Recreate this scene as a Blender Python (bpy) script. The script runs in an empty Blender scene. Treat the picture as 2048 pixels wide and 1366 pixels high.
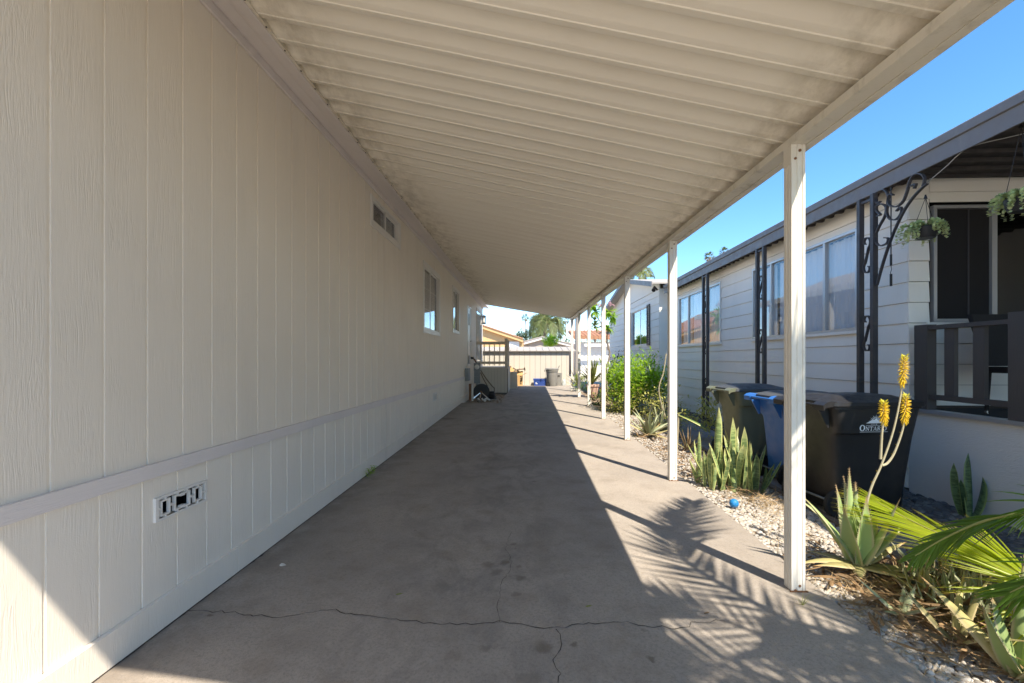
import bpy, math, random
from mathutils import Vector, Matrix, noise as mnoise
R = math.radians
random.seed(7)
sc = bpy.context.scene
col = sc.collection
# ------------------------------------------------------------------ camera, sky, sun, exposure
H = 1.5
YAW = math.atan(33/910)
cd = bpy.data.cameras.new('camera'); cam = bpy.data.objects.new('camera', cd); col.objects.link(cam)
cam.location = (0, 0, H); cam.rotation_euler = (R(90), 0, YAW)
cd.sensor_width = 36; cd.lens = 910/2048*36; cd.shift_y = 34/2048
cd.clip_start = .05; cd.clip_end = 2000
sc.camera = cam
w = bpy.data.worlds.new('World'); sc.world = w; w.use_nodes = True
nt = w.node_tree
sky = nt.nodes.new('ShaderNodeTexSky'); sky.sky_type = 'NISHITA'; sky.sun_disc = False
SUN = Vector((.38, -.63, 1.0))
sky.sun_elevation = math.atan2(SUN.z, math.hypot(SUN.x, SUN.y))
sky.sun_rotation = math.atan2(SUN.x, SUN.y)
sky.air_density = .75; sky.dust_density = .1; sky.ozone_density = 1.8
hs = nt.nodes.new('ShaderNodeHueSaturation'); hs.inputs['Saturation'].default_value = 1.22; hs.inputs['Hue'].default_value = .495
nt.links.new(sky.outputs[0], hs.inputs['Color']); nt.links.new(hs.outputs[0], nt.nodes['Background'].inputs[0])
nt.nodes['Background'].inputs[1].default_value = .074
sl = bpy.data.lights.new('sun', 'SUN'); so = bpy.data.objects.new('sun', sl); col.objects.link(so)
sl.energy = 2.1; sl.angle = R(.55); sl.color = (1, .89, .74)
so.rotation_euler = SUN.to_track_quat('Z', 'Y').to_euler()
sc.view_settings.view_transform = 'Standard'; sc.view_settings.look = 'None'
sc.view_settings.exposure = 2.3; sc.view_settings.gamma = 1
sc.render.engine = 'CYCLES'
sc.cycles.max_bounces = 14; sc.cycles.diffuse_bounces = 10; sc.cycles.transparent_max_bounces = 12

# ------------------------------------------------------------------ helpers
WL = {}
class MB:
    def __init__(s): s.v = []; s.f = []; s.uv = []; s.cur = (0, 0, 0); s.m = []; s.mi = 0
    def P(s, p, uv=None): s.v.append(tuple(p)); s.uv.append(uv or s.cur); return len(s.v)-1
    def F(s, *i): s.f.append(i); s.m.append(s.mi)
    def box(s, x0, x1, y0, y1, z0, z1):
        b = len(s.v)
        for z in (z0, z1):
            for x, y in ((x0, y0), (x1, y0), (x1, y1), (x0, y1)): s.P((x, y, z))
        for q in ((3,2,1,0), (4,5,6,7), (0,1,5,4), (1,2,6,5), (2,3,7,6), (3,0,4,7)): s.F(*[b+k for k in q])
        return s
    def hexa(s, pts):
        b = len(s.v)
        for p in pts: s.P(p)
        for q in ((3,2,1,0), (4,5,6,7), (0,1,5,4), (1,2,6,5), (2,3,7,6), (3,0,4,7)): s.F(*[b+k for k in q])
        return s
    def beam(s, a, b_, wd, ht, up=(0,0,1)):
        a = Vector(a); b_ = Vector(b_); t = (b_-a).normalized(); u = Vector(up)
        if abs(t.dot(u)) > .99: u = Vector((0,1,0))
        sd = t.cross(u).normalized()*wd/2; u = sd.cross(t).normalized()*ht/2
        return s.hexa([a-sd-u, a+sd-u, b_+sd-u, b_-sd-u, a-sd+u, a+sd+u, b_+sd+u, b_-sd+u])
    def tube(s, pts, r, n=8, cap=True, uvs=None):
        pts = [Vector(p) for p in pts]; rs = r if isinstance(r, (list, tuple)) else [r]*len(pts)
        prev = None; rings = []
        for i, p in enumerate(pts):
            t = (pts[min(i+1, len(pts)-1)]-pts[max(i-1, 0)])
            t = t.normalized() if t.length > 1e-9 else Vector((0,0,1))
            if prev is None:
                a = Vector((0,0,1)) if abs(t.z) < .9 else Vector((1,0,0)); x = t.cross(a).normalized()
            else:
                x = (prev-t*prev.dot(t)); x = x.normalized() if x.length > 1e-6 else t.orthogonal().normalized()
            prev = x; y = t.cross(x)
            rings.append([s.P(p+(x*math.cos(2*math.pi*k/n)+y*math.sin(2*math.pi*k/n))*rs[i]) for k in range(n)])
        for a, b in zip(rings, rings[1:]):
            for k in range(n): s.F(a[k], a[(k+1)%n], b[(k+1)%n], b[k])
        if cap: s.F(*rings[0][::-1]); s.F(*rings[-1])
        return s
    def strip(s, pts, wd, th, side):
        """flat iron bar following pts: wd along 'side', th in the plane"""
        pts = [Vector(p) for p in pts]; sd = Vector(side).normalized()*wd/2; rings = []
        for i, p in enumerate(pts):
            t = (pts[min(i+1, len(pts)-1)]-pts[max(i-1, 0)]).normalized(); nrm = t.cross(sd).normalized()*th/2
            rings.append([s.P(q) for q in (p-sd-nrm, p+sd-nrm, p+sd+nrm, p-sd+nrm)])
        for a, b in zip(rings, rings[1:]):
            for k in range(4): s.F(a[k], a[(k+1)%4], b[(k+1)%4], b[k])
        s.F(*rings[0][::-1]); s.F(*rings[-1]); return s
    def lathe(s, prof, c=(0,0,0), n=20, cap=True):
        rings = []
        for r, z in prof: rings.append([s.P((c[0]+r*math.cos(2*math.pi*k/n), c[1]+r*math.sin(2*math.pi*k/n), c[2]+z)) for k in range(n)])
        for a, b in zip(rings, rings[1:]):
            for k in range(n): s.F(a[k], a[(k+1)%n], b[(k+1)%n], b[k])
        if cap: s.F(*rings[0][::-1]); s.F(*rings[-1])
        return s
    def loft(s, rings, cap=True):
        ix = [[s.P(p) for p in r] for r in rings]; n = len(ix[0])
        for a, b in zip(ix, ix[1:]):
            for k in range(n): s.F(a[k], a[(k+1)%n], b[(k+1)%n], b[k])
        if cap: s.F(*ix[0][::-1]); s.F(*ix[-1])
        return s
    def poly(s, pts): s.F(*[s.P(p) for p in pts]); return s
    def mesh(s, name, mats, smooth=False, off=(0,0,0)):
        me = bpy.data.meshes.new(name)
        me.from_pydata([(v[0]-off[0], v[1]-off[1], v[2]-off[2]) for v in s.v], [], s.f)
        at = me.attributes.new('luv', 'FLOAT_VECTOR', 'POINT')
        at.data.foreach_set('vector', [c for u in s.uv for c in u])
        for m in (mats if isinstance(mats, (list, tuple)) else [mats]): me.materials.append(m)
        if any(s.m): me.polygons.foreach_set('material_index', s.m)
        if smooth:
            me.shade_smooth()
            if smooth != 'all': me.set_sharp_from_angle(angle=R(38 if smooth is True else smooth))
        me.update(); return me
    def build(s, name, mats, parent=None, smooth=False, local=False):
        off = (0,0,0) if (local or parent is None) else WL.get(parent.name, (0,0,0))
        o = bpy.data.objects.new(name, s.mesh(name, mats, smooth, off)); col.objects.link(o)
        if parent: o.parent = parent
        WL[o.name] = off
        return o
def tag(o, label=None, cat=None, group=None, kind=None):
    if label: o['label'] = label
    if cat: o['category'] = cat
    if group: o['group'] = group
    if kind: o['kind'] = kind
    return o
def thing(name, label, cat, loc=(0,0,0), rz=0, group=None, kind=None):
    o = bpy.data.objects.new(name, None); col.objects.link(o); o.location = loc; o.rotation_euler = (0,0,rz)
    o.empty_display_size = .1
    WL[o.name] = tuple(loc); return tag(o, label, cat, group, kind)
def inst(name, me, parent, loc, rot=(0,0,0), scl=(1,1,1)):
    o = bpy.data.objects.new(name, me); col.objects.link(o)
    if parent:
        o.parent = parent; off = WL.get(parent.name, (0,0,0)); loc = (loc[0]-off[0], loc[1]-off[1], loc[2]-off[2])
    o.location = loc; o.rotation_euler = rot; o.scale = scl if isinstance(scl, (tuple, list)) else (scl,)*3
    return o
KIDS = {}
def copy_tree(o, parent=None):
    c = o.copy(); col.objects.link(c)
    if parent: c.parent = parent
    WL[c.name] = WL.get(o.name, (0,0,0))
    for ch in list(o.children): copy_tree(ch, c)
    return c
def G(y): return .0132*max(-20, min(25, y))
_c, _s = math.cos(YAW), math.sin(YAW)
def ray(x, y):
    a = (x-1024)/910; return (-_s+a*_c, _c+a*_s, (717-y)/910)
def onX(x, y, X): d = ray(x, y); t = X/d[0]; return Vector((X, d[1]*t, H+d[2]*t))
def onY(x, y, Y): d = ray(x, y); t = Y/d[1]; return Vector((d[0]*t, Y, H+d[2]*t))
def gnd(x, y): d = ray(x, y); t = -H/(d[2]-.0132*d[1]); return Vector((d[0]*t, d[1]*t, H+d[2]*t))
def rnd(a, b): return random.uniform(a, b)
def smooth_path(pts, n=6):
    pts = [Vector(p) for p in pts]; out = []
    for i in range(len(pts)-1):
        p0 = pts[max(i-1, 0)]; p1 = pts[i]; p2 = pts[i+1]; p3 = pts[min(i+2, len(pts)-1)]
        for k in range(n):
            t = k/n; out.append(.5*((2*p1)+(p2-p0)*t+(2*p0-5*p1+4*p2-p3)*t*t+(3*p1-p0-3*p2+p3)*t**3))
    out.append(pts[-1]); return out

# ------------------------------------------------------------------ materials
class N:
    """tiny node-graph helper"""
    def __init__(s, name):
        s.m = bpy.data.materials.new(name); s.m.use_nodes = True; s.t = s.m.node_tree
        s.b = s.t.nodes['Principled BSDF']; s.out = s.t.nodes['Material Output']
    def n(s, typ, **kw):
        o = s.t.nodes.new(typ)
        for k, v in kw.items(): setattr(o, k, v)
        return o
    def l(s, a, b): s.t.links.new(a, b)
    def pos(s): return s.n('ShaderNodeNewGeometry').outputs['Position']
    def obj(s): return s.n('ShaderNodeTexCoord').outputs['Object']
    def luv(s):
        a = s.n('ShaderNodeAttribute', attribute_name='luv'); return a.outputs['Vector']
    def mapp(s, v, sc_=(1,1,1), loc=(0,0,0)):
        m = s.n('ShaderNodeMapping'); m.inputs['Scale'].default_value = sc_; m.inputs['Location'].default_value = loc
        s.l(v, m.inputs[0]); return m.outputs[0]
    def noise(s, v, scale, detail=4, rough=.55, dist=0, col=False):
        o = s.n('ShaderNodeTexNoise'); o.inputs['Scale'].default_value = scale; o.inputs['Detail'].default_value = detail
        o.inputs['Roughness'].default_value = rough; o.inputs['Distortion'].default_value = dist
        s.l(v, o.inputs['Vector']); return o.outputs[1 if col else 0]
    def ramp(s, f, stops, mode='LINEAR'):
        o = s.n('ShaderNodeValToRGB'); o.color_ramp.interpolation = mode; e = o.color_ramp.elements
        while len(e) < len(stops): e.new(.5)
        for k, (p, c) in zip(e, stops): k.position = p; k.color = (*c, 1) if len(c) == 3 else c
        s.l(f, o.inputs[0]); return o.outputs[0]
    def rng(s, f, a, b, c=0, d=1):
        o = s.n('ShaderNodeMapRange'); o.interpolation_type = 'SMOOTHSTEP'
        for k, v in zip((1,2,3,4), (a,b,c,d)): o.inputs[k].default_value = v
        s.l(f, o.inputs[0]); return o.outputs[0]
    def math(s, op, a, b=None, c=None):
        o = s.n('ShaderNodeMath', operation=op)
        for i, x in enumerate((a, b, c)):
            if x is None: continue
            if isinstance(x, (int, float)): o.inputs[i].default_value = x
            else: s.l(x, o.inputs[i])
        return o.outputs[0]
    def mix(s, f, a, b, mode='MIX'):
        o = s.n('ShaderNodeMix', data_type='RGBA', blend_type=mode)
        for i, x in ((0, f), (6, a), (7, b)):
            if isinstance(x, (int, float)): o.inputs[i].default_value = x
            elif isinstance(x, tuple): o.inputs[i].default_value = (*x, 1)
            else: s.l(x, o.inputs[i])
        return o.outputs[2]
    def rand(s): return s.n('ShaderNodeObjectInfo').outputs['Random']
    def color(s, c):
        if isinstance(c, tuple): s.b.inputs['Base Color'].default_value = (*c, 1)
        else: s.l(c, s.b.inputs['Base Color'])
        return s
    def rough(s, r):
        if isinstance(r, (int, float)): s.b.inputs['Roughness'].default_value = r
        else: s.l(r, s.b.inputs['Roughness'])
        return s
    def spec(s, v): s.b.inputs['Specular IOR Level'].default_value = v; return s
    def bump(s, h, strength=.3, dist=.01):
        o = s.n('ShaderNodeBump'); o.inputs['Strength'].default_value = strength; o.inputs['Distance'].default_value = dist
        if s.b.inputs['Normal'].is_linked: s.l(s.b.inputs['Normal'].links[0].from_socket, o.inputs['Normal'])
        s.l(h, o.inputs['Height']); s.l(o.outputs[0], s.b.inputs['Normal']); return s
    def translucent(s, c, f=.4):
        tr = s.n('ShaderNodeBsdfTranslucent'); mx = s.n('ShaderNodeMixShader'); mx.inputs[0].default_value = f
        if isinstance(c, tuple): tr.inputs[0].default_value = (*c, 1)
        else: s.l(c, tr.inputs[0])
        s.l(s.b.outputs[0], mx.inputs[1]); s.l(tr.outputs[0], mx.inputs[2]); s.l(mx.outputs[0], s.out.inputs[0]); return s
def plain(name, c, r=.6, var=.12, scale=6, metal=0, bump=.1, spec=.4):
    m = N(name); p = m.pos()
    f = m.noise(p, scale, 5)
    m.color(m.mix(f, tuple(x*(1-var) for x in c), tuple(min(1, x*(1+var)) for x in c))).rough(r).spec(spec)
    m.b.inputs['Metallic'].default_value = metal
    if bump: m.bump(m.noise(p, 90, 3), bump, .003)
    return m.m
M = {}
def wood_grain_paint(name, c, horizontal=False, amp=.5, dirt=.25):
    """painted hardboard embossed with a wood grain"""
    m = N(name); p = m.pos()
    sc_v = (1, 1, .055) if not horizontal else (.06, .06, 1)
    off = m.n('ShaderNodeVectorMath', operation='ADD'); m.l(p, off.inputs[0])
    comb = m.n('ShaderNodeCombineXYZ'); m.l(m.math('MULTIPLY', m.rand(), 7.0), comb.inputs[2 if not horizontal else 1]); m.l(comb.outputs[0], off.inputs[1])
    q = m.mapp(off.outputs[0], sc_v)
    warp = m.noise(off.outputs[0], 2.2, 3, .5, 0, True)
    q2 = m.n('ShaderNodeVectorMath', operation='ADD'); wsc = m.n('ShaderNodeVectorMath', operation='SCALE'); wsc.inputs[3].default_value = .05
    m.l(warp, wsc.inputs[0]); m.l(q, q2.inputs[0]); m.l(wsc.outputs[0], q2.inputs[1])
    g = m.noise(q2.outputs[0], 75, 3, .5, .3)
    g2 = m.ramp(g, [(.38, (0,0,0)), (.5, (1,1,1)), (.62, (.15,.15,.15)), (.74, (.8,.8,.8))])
    patch = m.rng(m.noise(off.outputs[0], 3.5, 2), .4, .62, .25, 1)
    hgt = m.math('MULTIPLY', g2, patch)
    stip = m.noise(p, 160, 3)
    m.bump(hgt, amp, .0022); m.bump(stip, .22, .0015)
    d = m.rng(m.noise(m.mapp(p, (1, 1, .25)), 2.5, 6, .65), .45, .8, 0, dirt)
    base = m.mix(m.noise(p, 1.1, 3), tuple(x*.95 for x in c), tuple(min(1, x*1.04) for x in c))
    m.color(m.mix(d, base, tuple(x*.72 for x in c))).rough(.62).spec(.35)
    return m.m
M['siding'] = wood_grain_paint('cream_siding_paint', (.78, .715, .62), amp=.36)
M['skirt'] = wood_grain_paint('cream_skirting_paint', (.80, .745, .66), amp=.36, dirt=.35)
M['trim'] = wood_grain_paint('greige_trim_paint', (.70, .65, .63), True, .45)
M['lap'] = wood_grain_paint('white_clapboard_paint', (.88, .84, .765), True, .35, .18)
M['lapc'] = wood_grain_paint('white_clapboard_paint_far', (.78, .755, .70), True, .3, .15)
M['core'] = plain('dark_wall_core', (.12, .11, .10), .9)
M['dark'] = plain('dark_interior', (.012, .012, .012), .9, bump=0)
# corrugated roof pans: cream enamel with grime towards both ends and along the joints
m = N('cream_roof_pan_enamel'); p = m.pos(); sp = m.n('ShaderNodeSeparateXYZ'); m.l(p, sp.inputs[0])
X = sp.outputs[0]
grime = m.noise(m.mapp(p, (.5, 2.2, 1)), 2.2, 7, .7, .4)
gl = m.rng(grime, .50, .80)
eL = m.rng(X, -1.05, -1.7, 0, 1); eR = m.rng(X, 1.25, 1.62, 0, 1)
edge = m.math('MULTIPLY', m.math('ADD', eL, eR), m.rng(m.noise(m.mapp(p, (1.5, 1, 1)), 5, 6, .7), .32, .72))
jo = m.luv(); js = m.n('ShaderNodeSeparateXYZ'); m.l(jo, js.inputs[0])
jt = m.math('MULTIPLY', m.rng(js.outputs[1], .42, .0, 0, 1), m.rng(m.noise(m.mapp(p, (1, 4, 1)), 3.5, 6, .7), .3, .7))
tot = m.math('MINIMUM', m.math('ADD', m.math('MULTIPLY', gl, .12), m.math('ADD', m.math('MULTIPLY', edge, .5), m.math('MULTIPLY', jt, .18))), .8)
cr = m.mix(m.rand(), (.84, .785, .68), (.86, .81, .705))
m.color(m.mix(tot, cr, (.30, .25, .175))).rough(.42).spec(.35)
m.bump(m.noise(m.mapp(p, (.4, 3, 1)), 9, 2), .12, .01)
M['pan'] = m.m
def enamel(name, c, r=.38, dirt=.3, dc=(.25, .21, .16), scale=4):
    m = N(name); p = m.pos()
    f = m.rng(m.noise(m.mapp(p, (1, 1, .45)), scale, 7, .72), .5, .78, 0, dirt)
    m.color(m.mix(f, c, dc)).rough(m.rng(m.noise(p, 12, 3), .3, .7, r-.06, r+.14)).spec(.4)
    m.bump(m.noise(p, 25, 3), .07, .004); return m.m
M['beam'] = enamel('cream_beam_enamel', (.74, .69, .59), .4, .6, (.27, .23, .165), 6)
M['post'] = enamel('cream_post_enamel', (.74, .71, .64), .4, .4, (.33, .28, .2), 7)
M['white'] = enamel('white_frame_enamel', (.72, .70, .66), .35, .12)
M['alu'] = plain('aluminium_window_frame', (.52, .52, .52), .38, .08, 4, .6, .05)
M['fascia'] = enamel('charcoal_fascia_enamel', (.135, .128, .13), .45, .35, (.24, .23, .22), 7)
M['soffit'] = enamel('dark_brown_soffit', (.05, .044, .042), .6, .2)
M['iron'] = enamel('charcoal_iron', (.055, .05, .052), .45, .25, (.11, .10, .095), 9)
M['rail'] = wood_grain_paint('charcoal_rail_paint', (.075, .065, .06), False, .3, .3)
M['screen'] = plain('dark_insect_screen', (.022, .02, .02), .75, .1, 3, 0, 0, .2)
M['curtain'] = None
m = N('sheer_white_curtain'); m.color((.86, .86, .85)).rough(.9).translucent((.7, .7, .7), .15); M['curtain'] = m.m
m = N('venetian_blind'); m.color((.60, .585, .54)).rough(.6); M['blind'] = m.m
def glass(name, tint=.75, refl=.35):
    m = N(name); t = m.t
    for nd in (m.b,): t.nodes.remove(nd)
    gl = m.n('ShaderNodeBsdfGlossy'); gl.inputs['Roughness'].default_value = .015; gl.inputs['Color'].default_value = (.95, .97, 1, 1)
    tr = m.n('ShaderNodeBsdfTransparent'); tr.inputs[0].default_value = (tint, tint*1.01, tint*1.02, 1)
    lw = m.n('ShaderNodeLayerWeight'); fz = m.math('ADD', m.math('MULTIPLY', m.math('POWER', lw.outputs['Facing'], 5.0), .9), .045)
    f = m.math('MINIMUM', m.math('ADD', fz, refl), 1)
    mx = m.n('ShaderNodeMixShader'); m.l(f, mx.inputs[0]); m.l(tr.outputs[0], mx.inputs[1]); m.l(gl.outputs[0], mx.inputs[2]); m.l(mx.outputs[0], m.out.inputs[0])
    return m.m
M['glass'] = glass('window_glass', .95, .01)
M['glass_dark'] = glass('door_glass', .6, .02)
# concrete of the driveway with oil spots and stains
def concrete(name, c, spots=(), stain=.45, grain=1.0):
    m = N(name); p = m.pos()
    big = m.noise(p, .75, 6, .62, .3); mid = m.noise(m.mapp(p, (1.3, .8, 1)), 2.6, 7, .7, .5); fine = m.noise(p, 210, 2, .6)
    c1 = m.mix(m.rng(big, .35, .7), tuple(x*1.10 for x in c), tuple(x*.86 for x in c))
    # traffic stain down the middle of the drive, broken up by noise
    sx = m.n('ShaderNodeSeparateXYZ'); m.l(p, sx.inputs[0])
    lane = m.math('SUBTRACT', 1, m.math('ABSOLUTE', m.math('MULTIPLY', m.math('SUBTRACT', sx.outputs[0], -.35), .75)))
    st = m.math('MULTIPLY', m.rng(lane, .1, .9), m.rng(mid, .42, .66))
    c2 = m.mix(m.math('MULTIPLY', st, stain), c1, tuple(x*k for x, k in zip(c, (.68, .70, .73))))
    cr2 = m.rng(m.noise(m.mapp(p, (.6, 1.5, 1)), 1.9, 8, .75, .4), .56, .74)
    c2 = m.mix(m.math('MULTIPLY', cr2, .32), c2, tuple(x*k for x, k in zip(c, (.55, .50, .45))))
    # darker concrete towards the foot of the wall, broken by noise
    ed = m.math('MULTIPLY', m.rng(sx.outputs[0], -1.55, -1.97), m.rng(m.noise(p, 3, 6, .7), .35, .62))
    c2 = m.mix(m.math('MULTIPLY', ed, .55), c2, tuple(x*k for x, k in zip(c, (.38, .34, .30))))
    sw = m.noise(p, 9, 5, .7, 0, True)
    wv = m.n('ShaderNodeVectorMath', operation='SUBTRACT'); m.l(sw, wv.inputs[0]); wv.inputs[1].default_value = (.5, .5, .5)
    ws = m.n('ShaderNodeVectorMath', operation='SCALE'); ws.inputs[3].default_value = .13; m.l(wv.outputs[0], ws.inputs[0])
    pw = m.n('ShaderNodeVectorMath', operation='ADD'); m.l(p, pw.inputs[0]); m.l(ws.outputs[0], pw.inputs[1])
    acc = None
    for (x, y, r, k) in spots:
        d = m.n('ShaderNodeVectorMath', operation='DISTANCE'); m.l(pw.outputs[0], d.inputs[0]); d.inputs[1].default_value = (x, y, G(y))
        v = m.rng(d.outputs['Value'], r*1.35, r*.55, 0, k*.8)
        acc = v if acc is None else m.math('MAXIMUM', acc, v)
    if acc is not None: c2 = m.mix(acc, c2, tuple(x*k for x, k in zip(c, (.34, .29, .25))))
    speck = m.rng(m.noise(p, 46, 3, .8), .68, .74, 0, .45)
    c2 = m.mix(speck, c2, tuple(x*.55 for x in c))
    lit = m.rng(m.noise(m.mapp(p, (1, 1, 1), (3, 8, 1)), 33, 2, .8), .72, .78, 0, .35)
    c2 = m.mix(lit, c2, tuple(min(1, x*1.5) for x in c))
    c3 = m.mix(m.math('MULTIPLY', m.rng(fine, .3, .7), .22*grain), c2, tuple(x*.7 for x in c))
    bl = m.noise(m.mapp(p, (1, 1.25, 1), (5, 2, 0)), 2.6, 9, .72, .15)
    c3 = m.mix(m.math('MULTIPLY', m.rng(bl, .47, .70), .42), c3, tuple(x*k for x, k in zip(c, (.52, .48, .44))))
    c3 = m.mix(m.math('MULTIPLY', m.rng(m.noise(m.mapp(p, (1, .7, 1), (9, 4, 0)), 1.5, 7, .7, .6), .5, .7), .45), c3, tuple(min(1, x*k) for x, k in zip(c, (1.22, 1.2, 1.16))))
    c3 = m.mix(m.math('MULTIPLY', m.rng(m.noise(p, 60, 5, .85), .45, .66), .6*grain), c3, tuple(x*.55 for x in c))
    grit = m.noise(p, 420, 2, .8)
    c3 = m.mix(m.math('MULTIPLY', m.rng(grit, .45, .7), .30*grain), c3, tuple(x*.5 for x in c))
    m.color(c3).rough(m.rng(mid, .3, .7, .78, .9)).spec(.25)
    m.bump(m.noise(p, 120, 4, .8), .6*grain, .004); m.bump(mid, .12, .02)
    return m.m
SP = []
for x, y, r, k in [(660,793,33,.75),(743,782,24,.8),(708,828,31,.7),(820,860,29,.75),(822,805,15,.65),(789,695,14,.7),(807,715,8,.8),(798,935,19,.6),
                 (640,540,34,.35),(930,1190,42,.95),(1073,1180,20,.9),(1452,1248,18,.98),(890,393,12,.6),(313,628,7,.9),(405,805,4,.9),(765,762,5,.9),(648,1195,28,.5),(505,1232,35,.35),(860,1350,60,.5),
                 (235,1090,1,.0),(470,90,38,.7),(660,285,50,.3),(1420,1115,14,.7),(800,470,40,.3),(640,100,18,.6)]:
    if k == 0: continue
    g = gnd(700+x*.4145, 800+y*.4145); SP.append((g.x, g.y, r*.4145/910*g.y*1.02, k))
g = gnd(421, 1233); SP.append((g.x, g.y, .018, .95)); g = gnd(372, 1251); SP.append((g.x, g.y, .01, .95))
CONC = (.345, .308, .268)
M['drive'] = concrete('stained_driveway_concrete', CONC, SP, .95)
M['walk'] = concrete('grey_walkway_concrete', (.27, .265, .26), (), .2)
M['crack'] = plain('dark_crack_dirt', (.05, .042, .034), .95, .3, 40, 0, 0)
M['stucco'] = None
m = N('white_textured_skirt_panel'); p = m.pos()
m.color(m.mix(m.noise(p, 2, 4), (.60, .585, .56), (.67, .655, .63))).rough(.7).spec(.3)
m.bump(m.noise(m.mapp(p, (1, .35, 1.6)), 42, 4, .6, 1.2), .6, .006); M['stucco'] = m.m
def ground_mat(name, a, b, scale=9, bump=.6):
    m = N(name); p = m.pos(); f = m.noise(p, scale, 8, .7)
    m.color(m.mix(m.rng(f, .35, .68), a, b)).rough(.95).spec(.15); m.bump(m.noise(p, 60, 4, .7), bump, .01); return m.m
M['soil'] = ground_mat('dry_soil', (.17, .125, .085), (.30, .235, .17))
M['outer'] = ground_mat('pale_bounce_ground', (.40, .36, .30), (.46, .41, .35))  # ground colour lightened to bounce more light into the carport
M['darksoil'] = ground_mat('dark_soil', (.05, .045, .04), (.10, .09, .08))
def stone_mat(name, cols, rough=.75):
    m = N(name); p = m.pos(); lv = m.luv(); sp = m.n('ShaderNodeSeparateXYZ'); m.l(lv, sp.inputs[0])
    r = m.math('FRACT', m.math('ADD', sp.outputs[2], m.rand()))
    stops = [(i/(len(cols)-1), c) for i, c in enumerate(cols)]
    base = m.ramp(r, stops)
    f = m.rng(m.noise(p, 55, 5, .7), .4, .75, 0, .4)
    m.color(m.mix(f, base, tuple(x*.55 for x in cols[1]))).rough(rough).spec(.3); m.bump(m.noise(p, 110, 3), .3, .003); return m.m
M['pebble'] = stone_mat('white_pebble', [(.46, .44, .41), (.34, .31, .27), (.52, .50, .47), (.42, .36, .28), (.24, .22, .19), (.48, .46, .44)])
M['rock'] = stone_mat('dark_river_rock', [(.13, .12, .12), (.08, .075, .075), (.18, .165, .155), (.10, .085, .08), (.21, .20, .19)])
def leaf_mat(name, c, tip=None, edge=None, bands=None, transl=.3, rough=.45, var=.3, tcol=None):
    m = N(name); lv = m.luv(); sp = m.n('ShaderNodeSeparateXYZ'); m.l(lv, sp.inputs[0]); p = m.obj()
    r = m.math('FRACT', m.math('ADD', sp.outputs[2], m.math('MULTIPLY', m.rand(), 1.0)))
    cc = m.mix(r, tuple(x*(1-var) for x in c), tuple(min(1, x*(1+var)) for x in c))
    if bands:
        bn = m.noise(m.mapp(p, (9, 9, 40)), 1.0, 3, .6, .6)
        cc = m.mix(m.rng(bn, .46, .54, 0, .85), cc, bands)
    if edge:
        cc = m.mix(m.rng(m.math('ABSOLUTE', sp.outputs[0]), .72, .9, 0, 1), cc, edge)
    if tip: cc = m.mix(m.rng(sp.outputs[1], .72, 1.0, 0, 1), cc, tip)
    blot = m.rng(m.noise(p, 14, 4, .7), .55, .8, 0, .35)
    cc = m.mix(blot, cc, tuple(x*.6 for x in c))
    m.color(cc).rough(rough).spec(.4)
    if transl: m.translucent(tcol or m.mix(.5, cc, tuple(min(1, x*1.6) for x in c), 'MIX'), transl)
    return m.m
M['aloe'] = leaf_mat('aloe_green', (.30, .40, .16), (.34, .22, .12), (.42, .40, .24), None, .12, .42, .2)
M['aloe_dry'] = leaf_mat('dried_aloe', (.31, .28, .12), (.42, .24, .11), (.48, .40, .22), None, .1, .6, .45)
M['aloe_grey'] = leaf_mat('grey_green_aloe', (.31, .35, .20), (.34, .24, .15), (.34, .32, .22), None, .12, .5, .3)
M['brownleaf'] = leaf_mat('dead_brown_leaf', (.24, .155, .08), (.16, .09, .05), None, None, .15, .7, .4)
M['straw'] = leaf_mat('dry_straw', (.42, .31, .17), None, None, None, .2, .8, .35)
M['snake'] = leaf_mat('banded_snake_leaf', (.31, .39, .15), (.44, .44, .19), (.52, .54, .20), (.12, .19, .07), .15, .4, .25)
M['snake_dark'] = leaf_mat('dark_snake_leaf', (.10, .16, .07), None, (.20, .27, .09), (.045, .08, .035), .1, .4, .2)
M['variegated'] = leaf_mat('yellow_edged_leaf', (.18, .26, .07), None, (.55, .50, .14), None, .25, .4, .2)
M['palm'] = leaf_mat('palm_leaflet_green', (.30, .36, .022), (.34, .25, .04), None, None, .55, .35, .3, (.62, .72, .03))
M['palm_dark'] = leaf_mat('dark_palm_leaflet', (.10, .19, .022), (.16, .15, .05), None, None, .4, .35, .25, (.20, .36, .03))
M['rachis'] = leaf_mat('palm_rachis', (.30, .30, .08), None, None, None, .05, .5, .15)
M['bush'] = leaf_mat('bright_bush_leaf', (.20, .34, .035), None, None, None, .5, .4, .45, (.50, .72, .05))
M['bushlow'] = leaf_mat('yellowing_bush_leaf', (.33, .33, .09), None, None, None, .4, .5, .45, (.55, .55, .10))
M['tree'] = leaf_mat('dark_tree_leaf', (.055, .09, .025), None, None, None, .3, .5, .4)
M['qpalm'] = leaf_mat('queen_palm_leaf', (.13, .165, .055), (.26, .23, .10), None, None, .35, .5, .4)
M['drypalm'] = leaf_mat('dry_palm_thatch', (.27, .20, .10), None, None, None, .2, .7, .3)
M['yucca'] = leaf_mat('yucca_blade', (.20, .24, .06), (.30, .24, .09), (.36, .36, .10), None, .3, .45, .35)
M['trailing'] = leaf_mat('trailing_succulent', (.52, .60, .30), (.42, .42, .20), None, None, .15, .5, .35)
M['flower'] = leaf_mat('yellow_aloe_flower', (.80, .58, .03), (.62, .62, .05), None, None, .3, .5, .15, (.9, .7, .05))
M['pink'] = leaf_mat('pale_pink_blossom', (.62, .40, .44), None, None, None, .3, .5, .2)
M['bark'] = plain('grey_bark', (.24, .20, .165), .9, .3, 14, 0, .6)
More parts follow.
